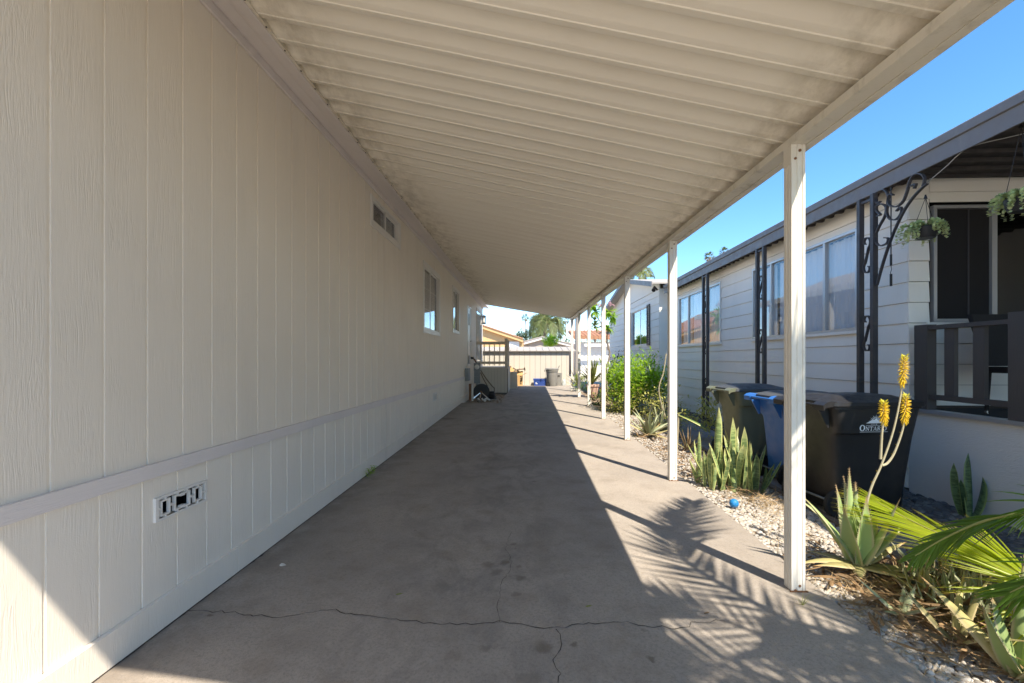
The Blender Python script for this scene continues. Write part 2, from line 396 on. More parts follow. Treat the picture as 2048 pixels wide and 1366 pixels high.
M['palmbark'] = plain('grey_palm_trunk', (.30, .27, .24), .9, .3, 20, 0, .5)
M['stalk'] = plain('pale_flower_stalk', (.40, .36, .24), .6, .15, 30)
M['binblack'] = enamel('black_bin_plastic', (.022, .021, .021), .38, .25, (.07, .06, .045), 3)
M['bingreen'] = enamel('olive_bin_plastic', (.15, .165, .11), .42, .3, (.09, .08, .05), 3)
M['binblue'] = enamel('blue_bin_plastic', (.035, .15, .46), .4, .2, (.03, .06, .14), 3)
M['lidgrey'] = enamel('dark_grey_lid_plastic', (.07, .075, .08), .42, .25, (.2, .19, .17), 5)
M['rubber'] = plain('black_rubber', (.02, .02, .02), .8, .2, 20)
M['emblem'] = plain('white_emblem_print', (.88, .90, .92), .6, .1, 20, 0, 0)
M['ball'] = plain('blue_rubber_ball', (.015, .19, .48), .5, .15, 30)
M['cardboard'] = plain('brown_cardboard', (.52, .33, .14), .85, .12, 5)
M['ink'] = plain('black_print', (.05, .04, .035), .8, .1, 5, 0, 0)
M['cooler'] = plain('blue_cooler_plastic', (.03, .07, .28), .5, .1)
M['greycan'] = plain('weathered_grey_plastic', (.23, .225, .21), .7, .25, 8)
M['metergrey'] = plain('grey_meter_steel', (.22, .235, .24), .5, .15, 8, .3)
M['rust'] = plain('rusty_steel', (.20, .10, .05), .85, .45, 25, .2, .4)
M['blackpl'] = plain('black_plastic', (.02, .02, .022), .5, .2)
M['chrome'] = plain('chromed_steel', (.65, .65, .66), .2, .05, 4, .95, 0)
M['orange'] = plain('orange_house_paint', (.62, .40, .19), .75, .08, 3)
M['housegrey'] = plain('beige_gable_paint', (.42, .38, .32), .8, .08)
M['shed'] = wood_grain_paint('cream_shed_paint', (.56, .525, .45), False, .3, .2)
M['shedroof'] = enamel('pale_shed_roof', (.38, .35, .31), .55, .6, (.28, .24, .2), 5)
M['tile'] = plain('clay_roof_tile', (.40, .20, .11), .8, .35, 12)
M['terra'] = plain('pink_terracotta', (.55, .37, .29), .8, .12)
M['timber'] = plain('weathered_timber', (.17, .125, .09), .9, .3, 20, 0, .4)
M['tan'] = wood_grain_paint('tan_landing_paint', (.62, .55, .45), False, .3, .2)
M['wicker'] = plain('black_wicker', (.018, .016, .016), .7, .3, 40, 0, .5)
M['mat'] = plain('black_rubber_mat', (.02, .02, .022), .9, .2, 30)
M['water'] = None
m = N('clear_jug_plastic'); m.color((.75, .82, .85)).rough(.2); m.b.inputs['Transmission Weight'].default_value = .6; M['water'] = m.m
M['lamp'] = plain('black_lantern_metal', (.02, .02, .022), .4, .1)
M['lampglass'] = plain('frosted_lantern_glass', (.70, .70, .68), .3, .05)

# ------------------------------------------------------------------ ground and paving
def slab_top(mb, x0, x1, y0, y1, dz=0, th=.12, ny=8):
    """slab following the slope of the ground"""
    for k in range(1):
        a, b = G(y0)+dz, G(y1)+dz
        mb.hexa([(x0,y0,a-th),(x1,y0,a-th),(x1,y1,b-th),(x0,y1,b-th),(x0,y0,a),(x1,y0,a),(x1,y1,b),(x0,y1,b)])
mb = MB(); ys = [-400, -20, 25, 900]; xs = [-500, -2.6, 6, 500]
for j, y in enumerate(ys):
    for x in xs: mb.P((x, y, G(y)-.07))
for j in range(3):
    for i in range(3): a = j*4+i; mb.F(a, a+1, a+5, a+4)
tag(mb.build('ground', M['outer']), 'pale ground, lightened to bounce light, under and around the whole yard', kind='structure')
drive = thing('driveway', 'long stained concrete driveway under the carport roof', None, (0,0,0), kind='structure')
EX = 1.84
for (x0, x1, y0, y1) in [(-2.02, EX, -7, 9.075), (-2.02, EX, 9.087, 13.49), (-.80, EX+.1, 13.502, 17.5), (-.80, 2.6, 17.512, 21.2), (-2.02, -.81, 17.0, 21.2)]:
    mb = MB(); slab_top(mb, x0, x1, y0, y1); mb.build('slab', M['drive'], drive)
def crack(pts, wd):
    P = []
    for a, b in zip(pts, pts[1:]):
        A = gnd(*a); B = gnd(*b); n = max(2, int((B-A).length/.035))
        for k in range(n):
            t = k/n; q = A.lerp(B, t); P.append(q+Vector((rnd(-.011, .011), rnd(-.016, .016), 0)))
    P.append(gnd(*pts[-1])); mb = MB(); L = []
    for i, q in enumerate(P):
        t = (P[min(i+1, len(P)-1)]-P[max(i-1, 0)]).normalized(); nn = Vector((-t.y, t.x, 0))*wd*rnd(.25, 1)*.5
        z = G(q.y)+.0022; L.append((mb.P((q.x-nn.x, q.y-nn.y, z)), mb.P((q.x+nn.x, q.y+nn.y, z))))
    for a, b in zip(L, L[1:]): mb.F(a[0], b[0], b[1], a[1])
    mb.build('crack', M['crack'], drive)
crack([(372,1219),(420,1222),(500,1229),(545,1235),(598,1229),(640,1222),(670,1221),(700,1229),(755,1234),(800,1243),(860,1247),(960,1250),(1000,1244),(1030,1245),(1090,1258),(1115,1255),(1180,1247),(1230,1242),(1290,1251),(1340,1258),(1375,1252),(1400,1243),(1450,1243)], .007)
crack([(1112,1256),(1122,1280),(1117,1300),(1110,1320),(1119,1345),(1116,1366)], .006)
crack([(998,1246),(994,1215),(1000,1180),(1008,1160),(1022,1135),(1021,1110),(1011,1100),(1023,1065)], .0035)
mb = MB(); rr0 = random.Random(2); L_ = []; y = 1.2
while y < 13.4:
    w_ = rr0.uniform(-.002, .007)*(2.2 if rr0.random() < .1 else 1); L_.append((mb.P((-1.9785, y, G(y)+.0025)), mb.P((-1.975+w_, y, G(y)+.0025)))); y += rr0.uniform(.03, .09)
for a, b in zip(L_, L_[1:]): mb.F(a[0], a[1], b[1], b[0])
mb.build('dirt_line', M['crack'], drive)
# walkway, gravel bed bases, timber edge
wk = MB(); slab_top(wk, 2.78, 3.62, -3, 20.8, -.035, .1)
tag(wk.build('walkway', M['walk']), 'narrow grey concrete walkway between the two gravel beds', kind='structure')
bed = thing('gravel_bed', 'white pebble bed running beside the driveway posts', None, (0,0,0), kind='structure')
mb = MB(); slab_top(mb, EX+.003, 2.70, -3, 17.5, -.028, .05); mb.build('bed_soil', M['soil'], bed)
mb = MB(); slab_top(mb, 2.705, 2.775, -3, 13, .0, .1); mb.build('timber_edge', M['timber'], bed)
rbed = thing('river_rock_bed', 'dark river rock bed against the neighbouring white house', None, (0,0,0), kind='structure')
mb = MB(); slab_top(mb, 3.625, 4.6, -3, 13.8, -.04, .05); mb.build('bed_soil', M['darksoil'], rbed)
ICO = None
def ico(sub):
    t = (1+5**.5)/2
    v = [Vector(p).normalized() for p in [(-1,t,0),(1,t,0),(-1,-t,0),(1,-t,0),(0,-1,t),(0,1,t),(0,-1,-t),(0,1,-t),(t,0,-1),(t,0,1),(-t,0,-1),(-t,0,1)]]
    f = [(0,11,5),(0,5,1),(0,1,7),(0,7,10),(0,10,11),(1,5,9),(5,11,4),(11,10,2),(10,7,6),(7,1,8),(3,9,4),(3,4,2),(3,2,6),(3,6,8),(3,8,9),(4,9,5),(2,4,11),(6,2,10),(8,6,7),(9,8,1)]
    for _ in range(sub):
        c = {}; nf = []
        def mid(a, b):
            k = (min(a,b), max(a,b))
            if k not in c: v.append(((v[a]+v[b])/2).normalized()); c[k] = len(v)-1
            return c[k]
        for a, b, d in f: x, y, z = mid(a,b), mid(b,d), mid(d,a); nf += [(a,x,z),(b,y,x),(d,z,y),(x,y,z)]
        f = nf
    return v, f
I0 = ico(0); I1 = ico(1)
def stone_mesh(name, mat, seed, flat=.6):
    mb = MB(); sd = Vector((seed*3.1, seed*1.7, 0))
    for q in I1[0]:
        k = 1+.28*mnoise.noise(q*1.3+sd); mb.P((q.x*k, q.y*k*.8, q.z*k*flat), (0, 0, (seed*.173) % 1))
    for f in I1[1]: mb.F(*f)
    return mb.mesh(name, mat, 'all')
peb = [stone_mesh('pebble', M['pebble'], s) for s in range(8)]
rok = [stone_mesh('rock', M['rock'], s+20, .5) for s in range(6)]
def scatter(parent, name, meshes, x0, x1, y0, y1, rng_, n, mat, spot, view, far_n, far_rng):
    pts = []
    rr = random.Random(hash(name) % 1000 if False else len(name)*13)
    for _ in range(n):
        x = rr.uniform(x0, x1); y = y0+(y1-y0)*rr.random()**1.6; pts.append((x, y, rr.uniform(*rng_)))
    def inview(q): return view(q)
    near = sorted([q for q in pts if inview(q)], key=lambda q: q[1]/q[2])[:292]
    ns = set(near)
    for (x, y, r) in near:
        inst(name, rr.choice(meshes), parent, (x, y, G(y)-spot+r*.35), (rr.uniform(-.4, .4), rr.uniform(-.4, .4), rr.uniform(0, 6.28)), (r, r, r))
    mb = MB()
    rest = [q for q in pts if q not in ns]+[(rr.uniform(x0, x1), rr.uniform(y0, min(y1*2.2, 17.4)), rr.uniform(*far_rng)) for _ in range(far_n)]
    for (x, y, r) in rest:
        V, Fc = I1 if y < 4.5 else I0
        b = len(mb.v); c, s_ = math.cos(x*99), math.sin(x*99); k2 = rr.random(); sd = Vector((x*7, y*5, 0)); fl = rr.uniform(.4, .75); el = rr.uniform(.65, 1)
        for q in V:
            k = r*(1+.3*mnoise.noise(q*1.3+sd)); u, v_ = q.x*k, q.y*k*el
            mb.P((x+u*c-v_*s_, y+u*s_+v_*c, G(y)-spot+r*.3+q.z*k*fl), (0, 0, k2))
        for f in Fc: mb.F(b+f[0], b+f[1], b+f[2])
    o = mb.build('small_'+name+'s', mat, parent, 'all'); o['kind'] = 'stuff'
scatter(bed, 'pebble', peb, EX+.02, 2.69, 1.7, 5.6, (.012, .024), 6200, M['pebble'], .028, lambda q: q[0] < 1.04*q[1] and q[1] > 2.0, 6500, (.012, .024))
scatter(rbed, 'rock', rok, 3.63, 4.17, 3.3, 6.0, (.025, .05), 1100, M['rock'], .04, lambda q: q[0] < 1.04*q[1], 1500, (.025, .05))

# ------------------------------------------------------------------ left mobile home
XW = -2.0
house = thing('mobile_home', 'long cream mobile home with grooved vertical siding and grey trim bands', 'house', (XW, 8, 0))
mb = MB(); mb.box(-7.0, XW-.26, -4, 19.9, .02, 3.7); mb.build('wall_core', M['core'], house)
PIT = .2435; Y0 = 1.836-PIT*25
wins = [(5.74, 6.93, 3.25, 3.585), (8.62, 10.10, 2.06, 3.30), (11.95, 13.0, 2.25, 3.37), (14.80, 15.74, 1.25, 3.25)]
def panel_mesh(z0, z1, cuts, w_, name, mat):
    """grooved siding board with its groove at the far edge; local y from 0 to w_"""
    mb = MB(); gw = .017
    def rect(y0, y1, a, b):
        if y1-y0 < .002 or b-a < .002: return
        yb = min(y1, w_-gw)
        if yb > y0: mb.box(-.02, 0, y0, yb, a, b)
        if y1 > w_-gw: mb.box(-.02, -.0065, max(y0, w_-gw), y1, a, b)
    if not cuts: rect(0, w_, z0, z1)
    for (c0, c1, a, b) in cuts:
        rect(0, max(0, c0), z0, z1); rect(min(w_, c1), w_, z0, z1)
        rect(max(0, c0), min(w_, c1), z0, a); rect(max(0, c0), min(w_, c1), b, z1)
    me = mb.mesh(name, mat)
    return me
zt = 3.70
std = panel_mesh(.90, zt, [], PIT, 'siding_panel', M['siding'])
k = 0
while Y0+k*PIT < 19.85:
    y = Y0+k*PIT; cuts = [(a-y, b-y, c, d) for a, b, c, d in wins if b > y and a < y+PIT]
    full = [c for c in cuts if c[0] <= 0 and c[1] >= PIT]
    if full:
        for (a_, b_) in ((.90, full[0][2]), (full[0][3], zt)):
            if b_-a_ > .02: inst('siding_panel', panel_mesh(a_, b_, [], PIT, 'siding_panel', M['siding']), house, (XW, y, 0))
    else: inst('siding_panel', std if not cuts else panel_mesh(.90, zt, cuts, PIT, 'siding_panel', M['siding']), house, (XW, y, 0))
    k += 1
PIT2 = .236; Y2 = 1.817-PIT2*25
lowm = [(2.375, 2.725, .635, .735), (9.46, 9.79, .61, .76)]
std2 = panel_mesh(.0, .90, [], PIT2, 'skirting_panel', M['skirt']); k = 0
while Y2+k*PIT2 < 19.85:
    y = Y2+k*PIT2; cuts = [(a-y, b-y, c, d) for a, b, c, d in lowm if b > y and a < y+PIT2]
    me = std2 if not cuts else panel_mesh(.0, .90, cuts, PIT2, 'skirting_panel', M['skirt'])
    inst('skirting_panel', me, house, (XW+.001, y, 0)); k += 1
# band boards, base boards, eave mouldings in lengths
def run(name, mat, segs, prof, sm=False):
    for (a, b) in segs:
        mb = MB(); g0, g1 = (G(a), G(b)) if name == 'base_board' else (0, 0)
        mb.loft([[(x, a, z+g0) for x, z in prof], [(x, b, z+g1) for x, z in prof]]); mb.build(name, mat, house, sm)
def cuts(a, b, L, j=0, gap=.003):
    out = []; y = a+j
    if j: out.append((a, a+j-gap))
    while y < b: out.append((y, min(b, y+L)-gap)); y += L
    return out
run('band_board', M['trim'], cuts(-4, 14.6, 2.44, .75), [(XW+.002, .868), (XW+.024, .868), (XW+.024, .942), (XW+.002, .942)])
run('base_board', M['skirt'], cuts(-4, 19.9, 2.44, 2.16), [(XW+.003, -.0), (XW+.022, .006), (XW+.022, .172), (XW+.003, .176)])
run('eave_board', M['trim'], cuts(-4, 19.9, 4.88), [(XW+.003, 3.672), (XW+.020, 3.672), (XW+.022, 3.675), (XW+.022, 3.80), (XW+.003, 3.80)])
run('eave_moulding', M['trim'], cuts(-4, 19.95, 4.88), [(XW+.024, 3.735), (XW+.045, 3.728), (XW+.13, 3.728), (XW+.142, 3.718), (XW+.16, 3.718), (XW+.16, 3.80), (XW+.024, 3.80)])
run('eave_fascia', M['trim'], cuts(-4, 19.95, 4.88), [(XW+.163, 3.712), (XW+.235, 3.700), (XW+.245, 3.704), (XW+.245, 3.86), (XW+.163, 3.86)])
mb = MB(); mb.hexa([(-7.3, -4.2, 3.90), (XW+.16, -4.2, 3.865), (XW+.16, 20.1, 3.865), (-7.3, 20.1, 3.90), (-4.6, -4.2, 4.9), (-4.4, -4.2, 4.9), (-4.4, 20.1, 4.9), (-4.6, 20.1, 4.9)])
mb.build('roof', M['shedroof'], house)
# windows of the mobile home
def frame_y(mb, x0, x1, ya, yb, za, zb, t):
    """picture-frame of four bars in the plane X, thickness x0..x1"""
    mb.box(x0, x1, ya, yb, za, za+t); mb.box(x0, x1, ya, yb, zb-t, zb)
    mb.box(x0, x1, ya, ya+t, za+t, zb-t); mb.box(x0, x1, yb-t, yb, za+t, zb-t)
def lwindow(ya, yb, za, zb, mid, kind, parent=house, XW=XW, sgn=1):
    s = sgn
    def X(a, b): return (XW+min(a*s, b*s), XW+max(a*s, b*s))
    o = MB(); frame_y(o, *X(-.06, .012), ya, yb, za, zb, .028); w_ = o.build('window', M['white'], parent)
    # trim boards round it
    t = .065
    o = MB(); o.box(*X(.002, .020), ya-t, yb+t, za-t, za-.002); o.box(*X(.002, .020), ya-t, ya-.002, za, zb)
    o.box(*X(.002, .020), yb+.002, yb+t, za, zb)
    if zb < 3.5: o.box(*X(.002, .020), ya-t, yb+t, zb+.002, min(zb+t, 3.668))
    o.build('casing', M['white'], w_)
    for (a, b, d) in ((ya+.028, mid-.001, -.012), (mid+.001, yb-.028, -.034)):
        o = MB(); frame_y(o, *X(d-.014, d), a, b, za+.028, zb-.028, .022); o.build('sash', M['white'], w_)
        o = MB(); o.box(*X(d-.009, d-.006), a+.022, b-.022, za+.05, zb-.05)
        o.build('pane', M['screen'] if (kind == 'high' and b > mid+.01 and False) else M['glass'], w_)
        if kind == 'grid':
            o = MB(); n = 3
            for q in range(1, n): z = za+(zb-za)*q/n; o.box(*X(d-.020, d-.012), a+.022, b-.022, z-.007, z+.007)
            y = (a+b)/2; o.box(*X(d-.0215, d-.0205), y-.007, y+.007, za+.05, zb-.05); o.build('muntin', M['white'], w_)
    if kind in ('grid', 'blind'):
        o = MB(); z = za+.05
        while z < zb-.05: o.hexa([(XW-.098*s, ya+.03, z), (XW-.078*s, ya+.03, z+.004), (XW-.078*s, yb-.03, z+.004), (XW-.098*s, yb-.03, z), (XW-.098*s, ya+.03, z+.002), (XW-.078*s, ya+.03, z+.006), (XW-.078*s, yb-.03, z+.006), (XW-.098*s, yb-.03, z+.002)]); z += .024
        b_ = o.build('blind_slats', M['blind'], w_); b_['kind'] = 'stuff'
    if kind == 'high':
        o = MB(); o.box(*X(-.10, -.09), ya+.03, mid, za+.03, zb-.03); o.build('shade', M['cardboard'] if False else M['screen'], w_)
        o = MB(); o.box(*X(-.10, -.09), mid+.005, yb-.03, za+.03, zb-.03); o.build('shade', M['metergrey'], w_)
    o = MB(); o.box(*X(-.22, -.21), ya-.02, yb+.02, za-.02, zb+.02)
    for q in ((ya-.02, ya-.012), (yb+.012, yb+.02)): o.box(*X(-.21, -.06), *q, za, zb)
    o.box(*X(-.21, -.06), ya, yb, za-.02, za-.012); o.box(*X(-.21, -.06), ya, yb, zb+.012, zb+.02)
    o.build('reveal', M['dark'], w_)
    return w_
lwindow(5.74, 6.93, 3.25, 3.585, 6.36, 'high')
lwindow(8.62, 10.10, 2.06, 3.30, 9.30, 'grid')
lwindow(11.95, 13.0, 2.25, 3.37, 12.50, 'blind')
# utility door with a small window
o = MB(); frame_y(o, XW-.05, XW+.012, 14.80, 15.74, 1.25, 3.25, .04); dr = o.build('door', M['white'], house)
o = MB(); o.box(XW-.045, XW-.005, 14.842, 15.698, 1.292, 2.62); o.box(XW-.045, XW-.005, 14.842, 15.15, 2.62, 3.02); o.box(XW-.045, XW-.005, 15.42, 15.698, 2.62, 3.02); o.box(XW-.045, XW-.005, 14.842, 15.698, 3.02, 3.208)
o.build('door_leaf', M['white'], dr)
o = MB(); o.box(XW-.035, XW-.022, 15.15, 15.42, 2.62, 3.02); o.build('pane', M['screen'], dr)
o = MB(); o.tube([(XW-.005, 15.62, 2.1), (XW+.04, 15.62, 2.1)], .022, 8); o.build('handle', M['alu'], dr)
o = MB(); o.box(XW+.003, XW+.02, 15.10, 15.42, 1.32, 1.60); o.build('vent_plate', M['metergrey'], dr)
# skirting vent block, breeze-block like grille
vt = MB(); ya, yb, za, zb = 2.355, 2.742, .622, .752; ww = yb-ya; hh = zb-za
def vb(u0, u1, v0, v1): vt.box(XW-.003, XW+.016, ya+u0*ww, ya+u1*ww, za+v0*hh, za+v1*hh)
vb(0, 1, 0, .10); vb(0, 1, .90, 1); vb(0, .055, .1, .9); vb(.955, 1, .1, .9)
for (c, hw) in ((.175, .062), (.49, .132), (.81, .062)):
    t = .019
    vb(c-hw-t, c-hw, .24, .76); vb(c+hw, c+hw+t, .24, .76); vb(c-hw-t, c+hw+t, .76, .83); vb(c-hw-t, c+hw+t, .17, .24)
    if hw > .1: vb(c-.04, c+.04, .70, .76); vb(c-.04, c+.04, .24, .30)
for (a, b) in ((.055, .092), (.258, .337), (.643, .727), (.893, .955)): vb(a, b, .46, .54)
for c in (.175, .40, .58, .81): vb(c-.012, c+.012, .83, .90); vb(c-.012, c+.012, .10, .17)
g_ = vt.build('foundation_vent', M['white'], house)
o = MB(); o.box(XW-.16, XW-.15, ya-.02, yb+.02, za-.02, zb+.02); o.build('dark_backing', M['dark'], g_)
o = MB(); frame_y(o, XW-.02, XW+.014, 9.44, 9.81, .60, .775, .03); o.box(XW-.02, XW+.012, 9.56, 9.59, .63, .745); o.box(XW-.02, XW+.012, 9.66, 9.69, .63, .745); o.box(XW-.02, XW+.011, 9.59, 9.66, .68, .70)
v2 = o.build('foundation_vent', M['white'], house); o = MB(); o.box(XW-.12, XW-.11, 9.4, 9.85, .58, .8); o.build('dark_backing', M['dark'], v2)
o = MB(); frame_y(o, XW+.003, XW+.018, 10.17, 11.50, .35, .845, .028); o.box(XW+.003, XW+.010, 10.20, 11.47, .379, .816); o.build('access_hatch', M['skirt'], house)
o = MB(); frame_y(o, XW+.003, XW+.03, 5.5, 5.501, .3, .301, .0001)
# far entry door with ornate screen, timber surround
o = MB(); frame_y(o, XW-.04, XW+.02, 17.3, 19.3, 1.30, 3.45, .09); ed_ = o.build('entry_door', M['tan'], house)
o = MB(); o.box(XW+.001, XW+.006, 17.4, 19.2, 1.4, 3.36); o.build('pane', M['glass'], ed_)
o = MB()
for q in range(7):
    yy = 17.55+q*.26; pts = [(XW+.02, yy+.09*math.sin(t*.9+q), 1.45+t*.15) for t in range(13)]; o.strip(pts, .02, .012, (1, 0, 0))
o.build('ornamental_screen', M['white'], ed_)
# wall-mounted electric box
o = MB(); o.box(XW+.021, XW+.13, 14.15, 14.55, .80, 1.19); eb = o.build('utility_box', M['metergrey'], house); 

# ------------------------------------------------------------------ carport
cp = thing('carport', 'long cream metal carport awning with corrugated roof pans on square posts', 'carport', (1.69, 9, 0))
XL_, XR_ = -1.745, 1.80
def roofz(x, y): t = (x-XL_)/(XR_-XL_); return 3.715*(1-t)+(2.905+.0128*(y-2.9))*t
PP = .2305; YR0 = -.10; 
prof = [(-.0006, .0535), (.028, .050), (.034, .049), (.130, .006), (.136, .0035), (.176, .0), (.180, -.006), (.188, -.006), (.192, 0), (.222, -.001), (.228, .001), (.2306, .0525)]
mesh_by = {}
yy = YR0; idx = 0; YEND = 18.35
while yy+PP < YEND+.1:
    mb = MB(); rows = []
    nx = 9
    for i in range(nx+1):
        x = XL_+(XR_-.02-XL_)*i/nx; rows.append([mb.P((x, yy+a, roofz(x, yy+a)+b), (0, a/PP, idx*.37 % 1)) for a, b in prof])
    for a, b in zip(rows, rows[1:]):
        for k in range(len(prof)-1): mb.F(a[k], a[k+1], b[k+1], b[k])
    mb.build('roof_pan', M['pan'], cp, 25); yy += PP; idx += 1
YE = yy
# beam (inner lip, underside), outer gutter fascia
mb = MB(); z0 = lambda y: 2.845+.0128*(y-2.9)
def lp(name, mat, prof_, y0, y1, par=cp, zf=z0, n=1):
    for k in range(n):
        a = y0+(y1-y0)*k/n; b = y0+(y1-y0)*(k+1)/n-(.003 if n > 1 else 0)
        mb = MB(); mb.loft([[(x, a, zf(a)+z) for x, z in prof_], [(x, b, zf(b)+z) for x, z in prof_]]); mb.build(name, mat, par)
lp('beam', M['beam'], [(1.648, 0), (1.742, 0), (1.742, .05), (1.70, .052), (1.652, .052), (1.648, .048)], -.10, YE, n=3)
lp('gutter', M['beam'], [(1.745, -.004), (1.80, -.004), (1.805, .13), (1.80, .13), (1.745, .06)], -.10, YE, n=3)
lp('house_channel', M['pan'], [(XL_-.008, -.0), (XL_+.016, -.008), (XL_+.016, -.002), (XL_+.0, .06), (XL_-.008, .06)], 0, YE, zf=lambda y: 3.705, n=3)
# end trim at the far end of the roof
mb = MB(); mb.hexa([(XL_, YE, roofz(XL_, YE)-.03), (XR_, YE, roofz(XR_, YE)-.03), (XR_, YE+.04, roofz(XR_, YE)-.03), (XL_, YE+.04, roofz(XL_, YE)-.03), (XL_, YE, roofz(XL_, YE)+.07), (XR_, YE, roofz(XR_, YE)+.07), (XR_, YE+.04, roofz(XR_, YE)+.07), (XL_, YE+.04, roofz(XL_, YE)+.07)])
mb.build('end_trim', M['beam'], cp)
o = MB(); q = 0
while 2.725-.2305*12+q*PP < YE:
    y = 2.725-.2305*12+q*PP
    if y > 0: o.tube([(XL_+.008, y, 3.700), (XL_+.008, y, 3.694)], .0055, 6)
    q += 1
o = o.build('channel_screws', M['blackpl'], cp); o['kind'] = 'stuff'
PY = [2.917+.0425+i*2.463 for i in range(7)]; PY[0] = 2.917+.0425
for i, y in enumerate(PY):
    if i == 5: pass
    g = G(y); zt_ = z0(y)-.001; w2 = .0425; mb = MB()
    # fluted square post section
    ring = []
    pf = [(-w2, -w2), (-w2+.028, -w2), (-w2+.030, -w2+.004), (-w2+.034, -w2+.004), (-w2+.036, -w2), (w2-.024, -w2), (w2-.022, -w2+.005), (w2-.017, -w2+.005), (w2-.015, -w2), (w2, -w2)]
    full = []
    for r_ in range(4):
        c, s = [(1, 0), (0, 1), (-1, 0), (0, -1)][r_]
        for (a, b) in pf[:-1]: full.append((a*c-b*s, a*s+b*c))
    lean = {5: (.05, 0)}.get(i, (0, 0))
    mb.loft([[(1.692+lean[0]*0+a, y+b, g) for a, b in full], [(1.692+a, y+b, zt_) for a, b in full]])
    ps = mb.build('post', M['post'], cp)
    o = MB(); o.tube([(1.70, y-w2-.004, g+.035), (1.70, y-w2+.002, g+.035)], .008, 8); o.tube([(1.70, y-w2-.005, zt_-.04), (1.70, y-w2+.002, zt_-.04)], .009, 8); o.tube([(1.672, y-w2-.005, zt_-.09), (1.672, y-w2+.002, zt_-.09)], .008, 8); o.build('bolt', M['rust'], ps)
    o = MB(); o.box(1.692-w2-.003, 1.692-w2-.0005, y-w2, y+w2, zt_-.12, zt_); o.build('bracket', M['beam'], ps)
    o = MB(); o.box(1.692-w2-.012, 1.692+w2+.012, y-w2-.012, y-w2-.002, g+.0, g+.006); o.box(1.692+w2+.001, 1.692+w2+.004, y-w2+.004, y+w2-.004, g, g+.10); o.tube([(1.692-.02, y-w2-.007, g+.004), (1.692-.02, y-w2-.007, g+.014)], .008, 6); o.build('base_bracket', M['rust'], ps)

# ------------------------------------------------------------------ neighbouring white house
XN = 4.2; YC = 5.18; YD = 13.8
nh = thing('neighbor_house', 'white clapboard house with dark fascia and a shaded porch beside the walkway', 'house', (XN, 9, 0))
mb = MB(); mb.box(XN+.25, 11, YC+.25, YD-.01, .05, 3.75); mb.build('wall_core', M['core'], nh)
LP = .2275; Z0 = 1.667-LP*7
nwins = [(5.93, 8.64, 1.86, 3.16), (10.05, 12.80, 1.85, 3.17)]
def lapboard(mb, x, y0, y1, z0, z1, s=-1):
    """one clapboard on a wall facing -X: thick at its lower edge"""
    t0, t1 = .020, .006
    mb.hexa([(x-t0, y0, z0), (x, y0, z0), (x, y1, z0), (x-t0, y1, z0), (x-t1, y0, z1), (x, y0, z1), (x, y1, z1), (x-t1, y1, z1)])
def lap_wall(x, ya, yb, z0, nrow, ztop, ww, parent, mat, joints):
    for r_ in range(nrow):
        a = z0+r_*LP; b = min(a+LP-.0035, ztop)
        if a >= ztop: break
        segs = [(ya, yb)]
        for (c, d, e, f) in ww:
            if e < b and f > a:
                ns = []
                for (p_, q_) in segs:
                    if d <= p_ or c >= q_: ns.append((p_, q_)); continue
                    if c > p_: ns.append((p_, c))
                    if d < q_: ns.append((d, q_))
                    # slivers above or below the opening
                    if e > a+.004: mb = MB(); lapboard(mb, x, max(c, p_), min(d, q_), a, e); mb.build('clapboard', mat, parent)
                    if f < b-.004: mb = MB(); lapboard(mb, x, max(c, p_), min(d, q_), f, b); mb.build('clapboard', mat, parent)
                segs = ns
        jt = joints.get(r_)
        if jt:
            ns = []
            for (p_, q_) in segs:
                if p_ < jt < q_: ns += [(p_, jt-.003), (jt+.003, q_)]
                else: ns.append((p_, q_))
            segs = ns
        for (p_, q_) in segs:
            if q_-p_ < .02: continue
            mb = MB(); dx = rnd(0, .0015); lapboard(mb, x-dx, p_, q_, a+rnd(-.002, .002), b); mb.build('clapboard', mat, parent)
lap_wall(XN, YC+.003, YD, Z0, 17, 3.50, nwins, nh, M['lap'], {0: 9.3, 1: 10.9, 2: 7.9, 3: 11.6, 4: 8.9, 5: 9.4, 6: 9.0, 7: 9.5, 8: 9.1, 10: 9.2})
# camera-facing return wall (laps along X)
DX0 = 4.44
for r_ in range(17):
    a = Z0+r_*LP; b = min(a+LP-.005, 3.47)
    if a > 3.45: break
    for (p_, q_, a, b) in ([(XN-.014, 7.5, a, b)] if b <= 1.84 else ([(XN-.014, DX0-.035, a, b)]+([(DX0-.034, 7.5, a, 1.85)] if a < 1.84 else []))):
        mb = MB(); t0, t1 = .020, .006; y = YC
        if a+.1 < .93: q_ = min(q_, XN+.03)
        mb.hexa([(p_, y-t0, a), (q_, y-t0, a), (q_, y, a), (p_, y, a), (p_, y-t1, b), (q_, y-t1, b), (q_, y, b), (p_, y, b)]); mb.build('clapboard', M['lap'], nh)
for (p_, q_, a, b) in ((DX0-.03, 7.5, 3.22, 3.33), (DX0-.03, 7.5, 3.334, 3.48)):
    mb = MB(); mb.box(p_, q_, YC-.012, YC, a, b); mb.build('clapboard', M['lap'], nh)
